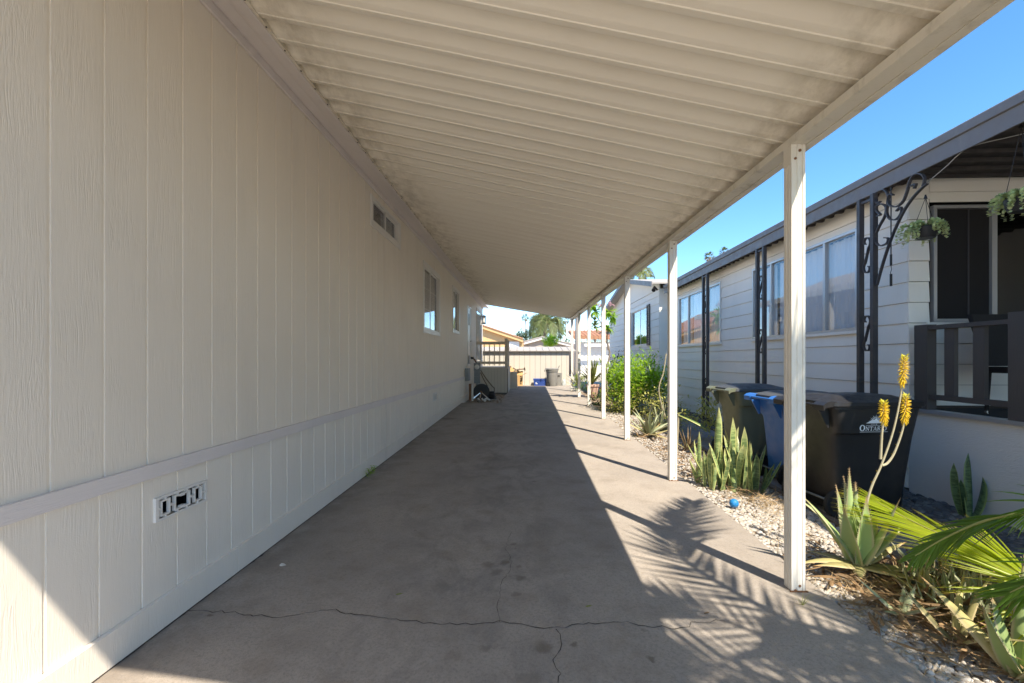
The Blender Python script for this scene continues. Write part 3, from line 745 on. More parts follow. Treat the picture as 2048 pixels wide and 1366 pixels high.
# porch sliding screen door / window
o = MB(); a0, a1, b0, b1 = DX0, 6.9, 1.90, 3.18
o.box(a0, a1, YC-.03, YC+.02, b0, b0+.035); o.box(a0, a1, YC-.03, YC+.02, b1-.035, b1)
for x in (a0, 5.055, 5.95, 6.865): o.box(x, x+(.055 if x > a0+.1 else .035), YC-.03, YC+.02, b0+.035, b1-.035)
pd = o.build('porch_window', M['alu'], nh)
for (x0_, x1_) in ((a0+.035, 5.055), (5.11, 5.95), (6.005, 6.865)):
    o = MB(); o.box(x0_, x1_, YC+.004, YC+.008, b0+.035, b1-.035); o.build('pane', M['screen'] if x0_ < 5 else M['glass_dark'], pd)
o = MB(); o.box(4.822, 4.836, YC-.008, YC+.003, b0+.035, b1-.035); o.build('mullion', M['iron'], pd)
o = MB(); o.box(a0-.05, 7, YC+.2, YC+.21, b0-.1, b1+.1); o.build('reveal', M['dark'], pd)
o = MB(); o.box(a0-.06, 7.0, YC-.036, YC-.002, b0-.045, b0-.003); o.build('sill', M['lap'], pd)
# windows in the long wall, with sheer curtains
def nwindow(ya, yb, za, zb, mull, screens=()):
    o = MB(); frame_y(o, XN-.035, XN+.05, ya, yb, za, zb, .035)
    w_ = o.build('window', M['alu'], nh)
    ed = [ya+.035]+[q for q in mull]+[yb-.035]
    for q in mull: o = MB(); o.box(XN-.030, XN+.045, q-.022, q+.022, za+.035, zb-.035); o.build('mullion', M['alu'], w_)
    for i, (a, b) in enumerate(zip(ed, ed[1:])):
        a += .022 if i else 0; b -= .022 if i < len(ed)-2 else 0
        o = MB(); o.box(XN-.004, XN, a, b, za+.035, zb-.035); o.build('pane', M['glass'], w_)
        # curtain with folds
        o = MB(); n = 44; rows = []
        for k in range(n+1):
            y = a+(b-a)*k/n; dx = .09+.018*math.sin(k*1.15+i)+.012*math.sin(k*.43+i*2); rows.append((o.P((XN+dx, y, za+.04)), o.P((XN+dx*.9+.01, y, zb-.04))))
        for p_, q_ in zip(rows, rows[1:]): o.F(p_[0], q_[0], q_[1], p_[1])
        o.build('curtain', M['curtain'], w_, 'all')
    o = MB(); o.box(XN+.19, XN+.2, ya-.02, yb+.02, za-.02, zb+.02); o.box(XN+.05, XN+.19, ya-.02, ya-.01, za, zb); o.box(XN+.05, XN+.19, yb+.01, yb+.02, za, zb)
    o.box(XN+.05, XN+.19, ya, yb, za-.02, za-.01); o.box(XN+.05, XN+.19, ya, yb, zb+.01, zb+.02); o.build('reveal', M['dark'], w_)
    o = MB(); o.box(XN-.05, XN-.022, ya-.05, yb+.05, za-.04, za-.002); o.build('sill', M['lap'], w_)
nwindow(5.93, 8.64, 1.86, 3.16, (6.585, 8.0))
nwindow(10.05, 12.80, 1.85, 3.17, (10.80, 12.06))
# porch: skirt wall, cap, deck
o = MB(); n = 5
o.hexa([(XN-.02, -2, 0), (XN+.03, -2, 0), (XN+.03, YC-.025, .0), (XN-.02, YC-.025, .0), (XN-.02, -2, .93), (XN+.03, -2, .93), (XN+.03, YC-.025, .93), (XN-.02, YC-.025, .93)])
o.build('skirt_wall', M['stucco'], nh)
o = MB(); o.box(XN-.055, XN+.06, -2, YC-.022, .932, .965); o.build('deck_edge', M['alu'], nh)
o = MB(); o.box(XN+.062, 7.5, -2, YC-.022, .90, .955); o.build('porch_deck', M['mat'], nh)
o = MB(); o.box(7.5, 7.56, -2, YC, .9, 3.5); o.build('porch_wall', M['lap'], nh)
# awning over the walkway and porch
FX = 3.885
o = MB(); o.loft([[(FX, y, 3.362), (FX+.02, y, 3.362), (FX+.03, y, 3.372), (FX+.03, y, 3.57), (FX-.012, y, 3.592), (FX-.022, y, 3.592), (FX-.022, y, 3.515), (FX, y, 3.508)] for y in (-2, 13.2)])
o.build('fascia', M['fascia'], nh)
k = 0; y = -1.98
SF = [(0, .0), (.03, .0), (.045, .03), (.17, .03), (.185, 0), (.2, 0)]
while y < 13.0:
    mb = MB(); x1 = 7.6 if y < YC+.1 else XN+.0
    za_, zb_ = 3.42, (3.50 if x1 > 5 else 3.49)
    if y+.2 > YC and x1 > 5: x1 = XN
    rows = [[mb.P((x, y+a, z+b)) for a, b in SF] for x, z in ((FX+.032, za_), (x1, 3.42+.012*(x1-FX) if x1 > 5 else 3.44))]
    for a_ in range(len(SF)-1): mb.F(rows[0][a_], rows[0][a_+1], rows[1][a_+1], rows[1][a_])
    mb.build('soffit_pan', M['soffit'], nh); y += .2; k += 1
o = MB(); o.hexa([(FX-.0, -2, 3.594), (11.3, -2, 3.70), (11.3, 13.3, 3.70), (FX-.0, 13.3, 3.594), (FX, -2, 3.61), (7.5, -2, 4.3), (7.5, 13.3, 4.3), (FX, 13.3, 3.61)])
o.build('roof', M['shedroof'], nh)
# iron scroll columns
def scroll(pts2, y, zc, hgt, wd):
    """S scroll in the YZ plane"""
    out = []
    for k in range(46):
        t = k/45
        if t < .38:  # upper curl
            a = t/.38; th = R(-150+a*330); rr = .10*hgt+.12*hgt*a; out.append((y-.02*wd+rr*math.cos(th)*.55, zc+hgt*.30+rr*math.sin(th)*.9))
        elif t > .62:
            a = (1-t)/.38; th = R(-150+a*330); rr = .10*hgt+.12*hgt*a; out.append((y+.02*wd-rr*math.cos(th)*.55, zc-hgt*.30-rr*math.sin(th)*.9))
    return out
def s_curve(yc, zc, hgt, wd):
    L = []
    # top spiral: start inside, unwind clockwise, run diagonally to the bottom spiral
    cy, cz = yc+wd*.08, zc+hgt*.5-wd*.5
    for k in range(15):
        a = k/14; th = R(-60)+a*R(300)*1; r_ = wd*(.12+.36*a); L.append((cy+r_*math.cos(th), cz+r_*math.sin(th)*1.05))
    cy2, cz2 = yc-wd*.08, zc-hgt*.5+wd*.5; B = []
    for k in range(15):
        a = k/14; th = R(120)+a*R(300); r_ = wd*(.12+.36*a); B.append((cy2+r_*math.cos(th), cz2+r_*math.sin(th)*1.05))
    return L+B[::-1]
for (ya, yb, lab) in ((5.285, 5.495, 'black iron scroll column nearest the porch railing, holding the plant bracket'), (7.675, 7.90, 'black iron scroll column in front of the large curtained window'), (10.065, 10.295, 'black iron scroll column furthest along, before the second window')):
    t = thing('scroll_column', lab, 'column', (3.9, (ya+yb)/2, G(ya)), 0, 'iron scroll columns under the neighbouring awning')
    for y in (ya, yb): o = MB(); o.box(3.872, 3.928, y-.024, y+.024, G(y)-.04, 3.36); o.build('upright', M['iron'], t)
    yc = (ya+yb)/2; wd = (yb-ya-.05)
    for zc in (2.93-.24, 1.79, .87):
        o = MB(); pts = [Vector((3.9, y, z)) for y, z in s_curve(yc, zc, .46, wd)]
        o.strip(pts, .03, .011, (1, 0, 0)); o.build('scroll', M['iron'], t)
    o = MB(); o.box(3.885, 3.915, ya+.025, yb-.025, 3.30, 3.325); o.build('crossbar', M['iron'], t)
    if ya < 6:
        br = lambda L: [onX(x, y, 3.9) for x, y in L]
        def zz(L): return smooth_path(br([(1600+x/3.105, 200+y/3.105) for x, y in L]), 5)
        for L in ([(478,1150),(520,1000),(575,840),(640,700),(700,610),(760,545),(790,520)],
                  [(505,905),(540,890),(548,860),(525,855)],
                  [(600,690),(625,665),(630,700),(600,740),(560,740),(540,700),(545,640),(548,590),(520,555),(480,570),(468,610),(478,640),(500,630)],
                  [(480,720),(500,712),(478,690),(475,660),(505,645),(535,665),(528,720),(490,790),(468,850),(480,895),(510,905)],
                  [(710,550),(720,520),(690,535)],
                  [(765,535),(775,490),(755,460),(715,460),(685,500),(665,570),(640,630),(600,662),(560,655),(548,620),(558,585),(580,590)]):
            o = MB(); o.strip(zz(L), .03, .012, (1, 0, 0)); o.build('bracket_scroll', M['iron'], t)
# porch railing
rl = thing('porch_railing', 'charcoal painted timber porch railing above the white skirt wall', 'railing', (XN, 4.5, .955))
def rpost(y0, y1, z1, nm): o = MB(); o.box(XN-.045, XN+.05, y0, y1, .966, z1); o.build(nm, M['rail'], rl)
rpost(4.90, 5.06, 1.855, 'post'); rpost(3.97, 4.10, 1.90, 'post'); rpost(2.6, 2.7, 1.9, 'post')
o = MB(); o.box(XN-.035, XN+.06, 4.102, 4.898, 1.802, 1.842); o.box(XN-.035, XN+.06, 2.702, 3.968, 1.802, 1.842); o.build('top_rail', M['rail'], rl)
o = MB(); o.box(XN-.03, XN+.03, 4.102, 4.898, 1.075, 1.125); o.box(XN-.03, XN+.03, 2.702, 3.968, 1.075, 1.125); o.build('bottom_rail', M['rail'], rl)
for y in (4.64, 4.345, 3.75, 3.45, 3.15, 2.9): o = MB(); o.box(XN-.018, XN+.022, y-.012, y+.095, 1.126, 1.80); o.build('baluster', M['rail'], rl)
# wicker chair behind the railing
ch = thing('wicker_chair', 'black wicker chair standing on the shaded porch behind the railing', 'chair', (4.98, 4.45, .956))
o = MB(); o.loft([[(4.72, 4.2, 1.36), (5.24, 4.2, 1.36), (5.24, 4.7, 1.36), (4.72, 4.7, 1.36)], [(4.70, 4.18, 1.42), (5.26, 4.18, 1.42), (5.26, 4.72, 1.42), (4.70, 4.72, 1.42)]]); o.build('seat', M['wicker'], ch)
o = MB(); o.loft([[(4.76-.022*k, 4.66+.02*k, 1.425+.13*k), (5.22+.02*k, 4.66+.02*k, 1.425+.13*k), (5.22+.02*k, 4.71+.02*k, 1.425+.13*k), (4.76-.022*k, 4.71+.02*k, 1.425+.13*k)] for k in range(5)]); o.build('backrest', M['wicker'], ch)
for (x, y) in ((4.76, 4.24), (5.2, 4.24), (4.76, 4.66), (5.2, 4.66)): o = MB(); o.tube([(x, y, 1.36), (x+(.02 if x > 5 else -.02), y, .985)], [.022, .015], 8); lg = o.build('leg', M['wicker'], ch); o = MB(); o.tube([(x+(.02 if x > 5 else -.02), y, .985), (x+(.02 if x > 5 else -.02), y, .958)], .018, 8); o.build('foot_cap', M['chrome'], lg)
ch.location.x -= .22
# hanging baskets
def basket(x, y, z, lab, seed, hook):
    rr = random.Random(seed)
    t = thing('hanging_basket', lab, 'hanging plant', (x, y, z), 0, 'hanging baskets of trailing succulents')
    o = MB(); o.lathe([(.075, -.06), (.095, -.02), (.105, .045), (.10, .05), (.09, .045)], (x, y, z), 20); pot = o.build('pot', M['blackpl'], t, True)
    for a in (0, 2.1, 4.2): o = MB(); o.tube([(x+.1*math.cos(a), y+.1*math.sin(a), z+.045), (x, y, z+hook-.03)], .0025, 5); o.build('hanger_wire', M['blackpl'], t)
    o = MB(); o.tube([(x, y, z+hook-.04), (x, y, z+hook)], [.016, .006], 8); o.build('hook', M['blackpl'], t)
    mb = MB()
    for k in range(26):
        a = rr.uniform(0, 6.28); r0 = rr.uniform(.02, .09); L = rr.uniform(.10, .20); pts = []
        for i in range(7):
            t_ = i/6; pts.append(Vector((x+math.cos(a)*(r0+L*.75*math.sin(t_*1.6)), y+math.sin(a)*(r0+L*.75*math.sin(t_*1.6)), z+.06+.05*math.sin(t_*2.2)*(1.3)-L*1.15*t_*t_)))
        for i in range(6):
            for q in range(10):
                p_ = pts[i].lerp(pts[i+1], q/10); th = rr.uniform(0, 6.28); el = rr.uniform(-.2, 1.2); ln = .030*(1.1-.4*i/6)
                d = Vector((math.cos(th)*math.cos(el), math.sin(th)*math.cos(el), math.sin(el)))*ln; s_ = d.cross(Vector((0,0,1))).normalized()*.011
                mb.cur = (0, i/6, rr.random()); b = [mb.P(p_-s_*.6), mb.P(p_+d*.5-s_*1.2), mb.P(p_+d), mb.P(p_+d*.5+s_*1.2), mb.P(p_+s_*.6)]; mb.F(*b)
    mb.build('trailing_stems', M['trailing'], t)
basket(3.9, 4.617, 2.74, 'small black hanging basket of trailing pale green succulent on the iron bracket', 3, .37)
basket(4.02, 3.86, 2.76, 'hanging basket of pale trailing succulent cut off by the right picture edge', 5, .66)
o = MB(); o.tube([(3.9, 5.043, 3.35), (3.9, 5.043, 2.62)], .006, 6); o.tube([(3.9, 5.043, 2.62), (3.9, 5.043, 2.50)], .011, 8); o.tube([(3.9, 5.043, 2.50), (3.9, 5.035, 2.46), (3.9, 5.05, 2.42), (3.9, 5.043, 2.41)], .0035, 5); o.tube([(3.9, 5.043, 2.41), (3.9, 5.043, 2.28)], .012, 8)
tag(o.build('awning_rod', M['blackpl']), 'thin black rod with a short handle hanging from the dark awning', 'rod')
o = MB(); o.tube(smooth_path([onX(1846, 372, 3.93), onX(1890, 335, 3.93), onX(1935, 297, 3.93), (4.05, 4.0, 3.37), (4.4, 3.8, 3.385), (4.9, 3.7, 3.39)], 6), .004, 5)
tag(o.build('hanging_cable', M['alu']), 'thin pale cable strung under the dark awning from the iron bracket', 'cable')

# projecting wing of the neighbouring house
XC = 3.93; YF = 22.1
wg = thing('house_wing', 'pale clapboard gabled wing with a shuttered window beyond the long white wall', 'house', (XC, 17, 0))
mb = MB(); mb.box(XC+.23, 9, YD+.22, YF, .1, 3.6); mb.build('wall_core', M['core'], wg)
lap_wall(XC, YD, YF, G(14)+.02, 16, 3.58, [(15.22, 17.50, 1.95, 3.24)], wg, M['lapc'], {3: 18.5, 7: 18.1, 10: 14.9})
for r_ in range(16):
    a = G(14)+.02+r_*LP; b = min(a+LP+.004, 3.6)
    if a > 3.55: break
    mb = MB(); mb.hexa([(XC-.014, YD-.02, a), (XN+.2, YD-.02, a), (XN+.2, YD, a), (XC-.014, YD, a), (XC-.014, YD-.006, b), (XN+.2, YD-.006, b), (XN+.2, YD, b), (XC-.014, YD, b)]); mb.build('clapboard', M['lapc'], wg)
PK = 17.3; PZ = 4.42; EZ = 3.74
y = YD
while y < YF-.1:
    y2 = min(y+.2, YF); h0 = lambda q: EZ+(PZ-EZ)*max(0, 1-abs(q-PK)/(PK-YD+.4)) if q < PK else EZ+(PZ-EZ)*max(0, 1-abs(q-PK)/(YF-PK+.4))
    mb = MB(); mb.hexa([(XC-.012, y, 3.60), (XC+.02, y, 3.60), (XC+.02, y2-.008, 3.60), (XC-.012, y2-.008, 3.60), (XC-.012, y, h0(y)), (XC+.02, y, h0(y)), (XC+.02, y2-.008, h0(y2)), (XC-.012, y2-.008, h0(y2))]); mb.build('gable_board', M['lapc'], wg); y += .2
o = MB(); o.box(XC-.03, XC-.013, YD, YF, 3.585, 3.625); o.build('trim_strip', M['lapc'], wg)
def slab4(a, b, x0, x1, th, nm, mat):
    mb = MB(); mb.hexa([(x0, a[0], a[1]), (x1, a[0], a[1]), (x1, b[0], b[1]), (x0, b[0], b[1]), (x0, a[0], a[1]+th), (x1, a[0], a[1]+th), (x1, b[0], b[1]+th), (x0, b[0], b[1]+th)]); return mb.build(nm, mat, wg)
slab4((YD-.42, EZ-.06), (PK, PZ+.01), XC-.34, 9.4, .05, 'roof_slope', M['shedroof']); slab4((PK+.002, PZ+.01), (YF+.4, EZ-.1), XC-.34, 9.4, .05, 'roof_slope', M['shedroof'])
slab4((YD-.45, EZ-.15), (PK, PZ-.08), XC-.37, XC-.342, .15, 'rake_board', M['fascia']); slab4((PK+.002, PZ-.08), (YF+.43, EZ-.19), XC-.37, XC-.342, .15, 'rake_board', M['fascia'])
lw = lwindow(15.22, 17.50, 1.95, 3.24, 16.2, 'x', wg, XC, -1)
for (a, b) in ((14.78, 15.12), (17.6, 17.94)):
    o = MB(); frame_y(o, XC-.055, XC-.024, a, b, 1.93, 3.26, .04); o.box(XC-.05, XC-.024, a+.04, b-.04, 2.56, 2.61)
    s_ = o.build('shutter', M['iron'], wg); z = 1.985
    while z < 3.2:
        if not 2.54 < z < 2.62: o = MB(); o.hexa([(XC-.052, a+.04, z), (XC-.028, a+.04, z+.02), (XC-.028, b-.04, z+.02), (XC-.052, b-.04, z), (XC-.052, a+.04, z+.008), (XC-.028, a+.04, z+.028), (XC-.028, b-.04, z+.028), (XC-.052, b-.04, z+.008)]); o.build('slat', M['iron'], s_)
        z += .06
o = MB(); o.tube([(XC-.1, YD-.1, 3.55), (XC-.2, YD-.2, 3.6)], .03, 8); o.tube([(XC-.2, YD-.2, 3.62), (XC-.26, YD-.3, 3.50)], [.03, .06], 10)
tag(o.build('floodlight', M['lamp']), 'small dark floodlight under the wing eave above the corner', 'light')

# ------------------------------------------------------------------ wheelie bins
def rr_ring(x0, x1, yh, z, rad=.06, inset=0.0, n=4):
    """rounded rectangle; inset narrows the rear (low x) half in y"""
    pts = []
    for (cx, cy, a0) in ((x1-rad, yh-rad, 0), (x0+rad, yh-rad, 90), (x0+rad, -yh+rad, 180), (x1-rad, -yh+rad, 270)):
        for k in range(n+1):
            a = R(a0+90*k/n); pts.append([cx+rad*math.cos(a), cy+rad*math.sin(a), z])
    # extra points along the long sides for the recess
    out = []
    for i, p in enumerate(pts):
        out.append(p); q = pts[(i+1) % len(pts)]
        if abs(p[1]-q[1]) < 1e-6 and abs(p[0]-q[0]) > .2:
            for t in (.2, .4, .5, .56, .62, .8): out.append([p[0]+(q[0]-p[0])*t, p[1], z])
    for p in out:
        if inset:
            k = min(1, max(0, (.40-p[0])/.05)); p[1] *= 1-inset*k
    return [tuple(p) for p in out]
def make_bin(lab, x, y, rz, body, lid, W=.31, D=.74, Hh=.98, emblem=False, group='wheeled bins lined up along the walkway'):
    gz = G(y)-.035
    t = thing('wheelie_bin', lab, 'trash bin', (x, y, gz), rz, group)
    rings = [rr_ring(.12, D-.10, W-.085, .03, .07), rr_ring(.10, D-.09, W-.075, .06, .08), rr_ring(.08, D-.07, W-.06, .35, .08, .10), rr_ring(.05, D-.035, W-.03, .735, .07, .13), rr_ring(.045, D-.03, W-.026, .765, .07, .11), rr_ring(.04, D-.028, W-.022, .79, .07, .0), rr_ring(.0, D, W, Hh-.02, .06), rr_ring(-.01, D+.012, W+.012, Hh-.018, .06), rr_ring(-.01, D+.012, W+.012, Hh, .06)]
    o = MB(); o.loft(rings); o.build('body', body, t, 30, True)
    o = MB(); o.loft([rr_ring(-.05, D+.03, W+.028, Hh+.002, .07), rr_ring(-.055, D+.035, W+.032, Hh+.012, .07), rr_ring(-.05, D+.03, W+.026, Hh+.045, .07), rr_ring(.0, D-.02, W-.03, Hh+.060, .07), rr_ring(.03, D-.06, W-.06, Hh+.068, .07), rr_ring(.10, D-.14, W-.13, Hh+.095, .07), rr_ring(.16, D-.2, W-.2, Hh+.10, .05)])
    o.build('lid', lid, t, 30, True)
    for s in (-1, 1):
        o = MB(); y0, y1 = sorted((s*(W-.125), s*(W+.01)))
        o.loft([[(a, y0, b) for a, b in L]+[(a, y1, b) for a, b in L[::-1]] for L in [[(.0, Hh+.005), (.0, Hh+.05)], [(-.055, Hh+.004), (-.05, Hh+.054)], [(-.10, Hh-.004), (-.095, Hh+.046)], [(-.125, Hh-.03), (-.13, Hh+.02)]]])
        o.build('handle_lobe', body, t, 50, True)
        o = MB(); o.hexa([(-.005, s*(W-.10)-.012, Hh-.20), (.012, s*(W-.10)-.012, Hh-.20), (.012, s*(W-.10)+.012, Hh-.20), (-.005, s*(W-.10)+.012, Hh-.20), (-.10, s*(W-.10)-.012, Hh-.02), (.012, s*(W-.10)-.012, Hh-.02), (.012, s*(W-.10)+.012, Hh-.02), (-.10, s*(W-.10)+.012, Hh-.02)])
        o.build('handle_rib', body, t, False, True)
        wy = s*(W-.05)
        o = MB(); o.lathe([(.02, -.03), (.075, -.03), (.085, -.022), (.12, -.026), (.132, -.012), (.132, .012), (.12, .026), (.085, .022), (.075, .03), (.02, .03)], (0, 0, 0), 28)
        wv = MB(); wv.f = o.f; wv.m = o.m; wv.uv = o.uv; wv.v = [(.06+a, wy+c_, .135+b) for a, b, c_ in o.v]; wh = wv.build('wheel', M['rubber'], t, 40, True)
        h2 = MB(); h2.lathe([(.0, -.034), (.05, -.034), (.055, .034), (.0, .034)], (0, 0, 0), 16); h2.v = [(.06+a, wy+c_, .135+b) for a, b, c_ in h2.v]; h2.build('hub', M['blackpl'], wh, 40, True)
    o = MB(); o.tube([(-.105, -W+.06, Hh+.012), (-.105, W-.06, Hh+.012)], .015, 10); o.build('handle_bar', body if not emblem else M['binblack'], t, True, True)
    o = MB(); o.tube([(.06, -W+.08, .135), (.06, W-.08, .135)], .012, 8); o.build('axle', M['metergrey'], t, True, True)
    o = MB(); o.tube([(-.01, -W+.05, .03), (.12, -W+.05, .03)], .001, 4)
    if emblem:
        def S(u, v):  # u along the side face, v height (m)
            yf = -(W-.022+(.022)*(v-.79)/(Hh-.02-.79)) if v > .79 else -(W-.026)
            return (u, yf-.003, v)
        e = MB()
        def q(pts): e.poly([S(a, b) for a, b in pts])
        def thick(pts, th):
            for (a, b), (c_, d) in zip(pts, pts[1:]):
                L = math.hypot(c_-a, d-b); nx, ny = -(d-b)/L*th/2, (c_-a)/L*th/2; q([(a-nx, b-ny), (c_-nx, d-ny), (c_+nx, d+ny), (a+nx, b+ny)])
        bx, bz = .245, .812
        def O(x, z, w_, h_):
            n = 22; 
            for k in range(n):
                a0, a1 = 2*math.pi*k/n, 2*math.pi*(k+1)/n
                q([(x+w_/2+w_/2*math.cos(a0), z+h_/2+h_/2*math.sin(a0)), (x+w_/2+w_/2*math.cos(a1), z+h_/2+h_/2*math.sin(a1)), (x+w_/2+w_*.27*math.cos(a1), z+h_/2+h_*.40*math.sin(a1)), (x+w_/2+w_*.27*math.cos(a0), z+h_/2+h_*.40*math.sin(a0))])
        def bar(x0, x1, z0_, z1_): q([(x0, z0_), (x1, z0_), (x1, z1_), (x0, z1_)])
        def serif(x, z, w_=.016, t_=.003): bar(x-w_/2, x+w_/2, z, z+t_)
        hh_ = .038
        x = bx; O(x, bz-.004, .054, .058); x += .058
        # N
        bar(x+.005, x+.009, bz, bz+hh_); bar(x+.030, x+.034, bz, bz+hh_); q([(x+.003, bz+hh_), (x+.011, bz+hh_), (x+.035, bz), (x+.028, bz)]); serif(x+.007, bz, .014); serif(x+.005, bz+hh_-.003, .012); serif(x+.032, bz+hh_-.003, .014); x += .041
        # T
        bar(x+.014, x+.021, bz, bz+hh_); bar(x, x+.035, bz+hh_-.0045, bz+hh_); bar(x, x+.003, bz+hh_-.012, bz+hh_); bar(x+.032, x+.035, bz+hh_-.012, bz+hh_); serif(x+.0175, bz, .018); x += .037
        # A
        q([(x+.002, bz), (x+.006, bz), (x+.019, bz+hh_), (x+.016, bz+hh_)]); q([(x+.026, bz), (x+.034, bz), (x+.021, bz+hh_), (x+.015, bz+hh_)]); bar(x+.008, x+.026, bz+.011, bz+.014); serif(x+.004, bz, .012); serif(x+.030, bz, .014); x += .039
        # R
        bar(x+.003, x+.010, bz, bz+hh_); thick([(x+.008, bz+hh_-.002), (x+.020, bz+hh_-.002), (x+.025, bz+hh_-.007), (x+.025, bz+hh_-.013), (x+.020, bz+hh_-.019), (x+.008, bz+hh_-.019)], .004); q([(x+.013, bz+.018), (x+.019, bz+.018), (x+.033, bz), (x+.026, bz)]); serif(x+.0065, bz, .015); x += .036
        # I
        bar(x+.004, x+.011, bz, bz+hh_); serif(x+.0075, bz, .015); serif(x+.0075, bz+hh_-.003, .015); x += .017
        O(x, bz-.001, .040, hh_+.002); x += .04; xe = x
        bar(bx+.004, xe+.014, bz-.014, bz-.0105); bar(bx+.058, xe-.02, bz+.047, bz+.0495)
        # small words CITY OF between lines
        sx_ = bx+.112; sz = bz+.053
        for i_, segs in enumerate([[(0,.0),(0,1)], [(0,0),(0,1)], [(0,0),(0,1)], [(0,0),(0,1)]]): pass
        def tiny(ch, x):
            Ls = {'C': [[(1,.85),(.7,1),(.3,1),(0,.7),(0,.3),(.3,0),(.7,0),(1,.15)]], 'I': [[(.5,0),(.5,1)]], 'T': [[(.5,0),(.5,1)], [(0,1),(1,1)]], 'Y': [[(.5,0),(.5,.5),(0,1)], [(.5,.5),(1,1)]], 'O': [[(.5,0),(0,.3),(0,.7),(.5,1),(1,.7),(1,.3),(.5,0)]], 'F': [[(0,0),(0,1),(1,1)], [(0,.5),(.7,.5)]]}[ch]
            for L in Ls: thick([(x+a*.006, sz+b*.010) for a, b in L], .0016)
        for i_, ch in enumerate('CITY OF'):
            if ch != ' ': tiny(ch, sx_+i_*.0088)
        # mountain and sun rays
        base = bz+.068; mx_ = bx+.058
        q([(mx_, base), (mx_+.175, base), (mx_+.150, base+.016), (mx_+.118, base+.030), (mx_+.100, base+.046), (mx_+.082, base+.034), (mx_+.055, base+.030), (mx_+.028, base+.015)])
        cx_, cz_ = mx_+.095, base+.012
        for k in range(13):
            a = R(10+k*13.3); r0, r1 = .034, .072 if k % 2 == 0 else .060
            q([(cx_+r0*math.cos(a-.09), cz_+r0*math.sin(a-.09)), (cx_+r1*math.cos(a), cz_+r1*math.sin(a)), (cx_+r0*math.cos(a+.09), cz_+r0*math.sin(a+.09))])
        e.build('city_emblem', M['emblem'], t, False, True)
    return t
make_bin('black wheelie bin with the white City of Ontario emblem, nearest the camera', 2.75, 4.57, R(7), M['binblack'], M['binblack'], .335, .86, 1.03, True)
make_bin('blue wheelie bin standing between the black and the olive bins', 2.86, 5.52, R(4), M['binblue'], M['lidgrey'])
make_bin('olive green wheelie bin, last of the row, behind the snake plants', 2.86, 6.72, R(6), M['bingreen'], M['lidgrey'])

# ------------------------------------------------------------------ plant builders
def blade(mb, p0, az, el, L, W, droop, n=8, prof='aloe', thick=.0, keel=.25, twist=0, rnd_=0, teeth=0, curl=0):
    p = Vector(p0); rows = []; st = L/n
    for i in range(n+1):
        t = i/n; e = el-droop*t; a = az+curl*t
        d = Vector((math.cos(a)*math.cos(e), math.sin(a)*math.cos(e), math.sin(e)))
        sd = Vector((-math.sin(a), math.cos(a), 0)); up = sd.cross(d)*-1; up = d.cross(sd)*-1
        up = sd.cross(d); 
        if twist: q = Matrix.Rotation(twist*t+(twist if n < 4 else 0)*0, 3, d); sd = q @ sd; up = q @ up
        if prof == 'aloe': w_ = W*(1-t**1.5)*(.92+.35*math.sin(math.pi*min(1, t*1.1)))/1.0
        elif prof == 'snake': w_ = W*(.45+.75*math.sin(math.pi*min(1, .12+t*.78)))*(1 if t < .8 else (1-((t-.8)/.2)**1.6))
        elif prof == 'leaf': w_ = W*math.sin(math.pi*(.08+.92*t)**.8)
        else: w_ = W*(1-t**2.2)*(.55+.45*min(1, t*4))
        w_ = max(w_, .0006)*.5
        th = thick*(1-t**1.3)+.0004
        U = [(-1, -1), (-.5, -.55), (0, -.42), (.5, -.55), (1, -1)] if False else None
        c = p - up*0
        row = [mb.P(c-sd*w_+up*keel*w_, (-1, t, rnd_)), mb.P(c, (0, t, rnd_)), mb.P(c+sd*w_+up*keel*w_, (1, t, rnd_))]
        if thick: row += [mb.P(c+sd*w_*.6-up*th*.6, (.6, t, rnd_)), mb.P(c-up*th, (0, t, rnd_)), mb.P(c-sd*w_*.6-up*th*.6, (-.6, t, rnd_))]
        rows.append(row)
        if teeth and 0 < i < n:
            for s in (-1, 1):
                for q in range(teeth):
                    cc = c+d*(st*q/teeth)+sd*s*w_*.99+up*keel*w_; b = [mb.P(cc-d*.004, (1, t, rnd_)), mb.P(cc+d*.004, (1, t, rnd_)), mb.P(cc+sd*s*.006+d*.004, (1, t, rnd_))]; mb.F(*b)
        p = p+d*st
    for a, b in zip(rows, rows[1:]):
        m_ = len(a)
        if thick:
            for k in range(m_): mb.F(a[k], a[(k+1)%m_], b[(k+1)%m_], b[k])
        else:
            for k in range(2): mb.F(a[k], a[k+1], b[k+1], b[k])
    if thick: mb.F(*rows[-1]); mb.F(*rows[0][::-1])
    return p
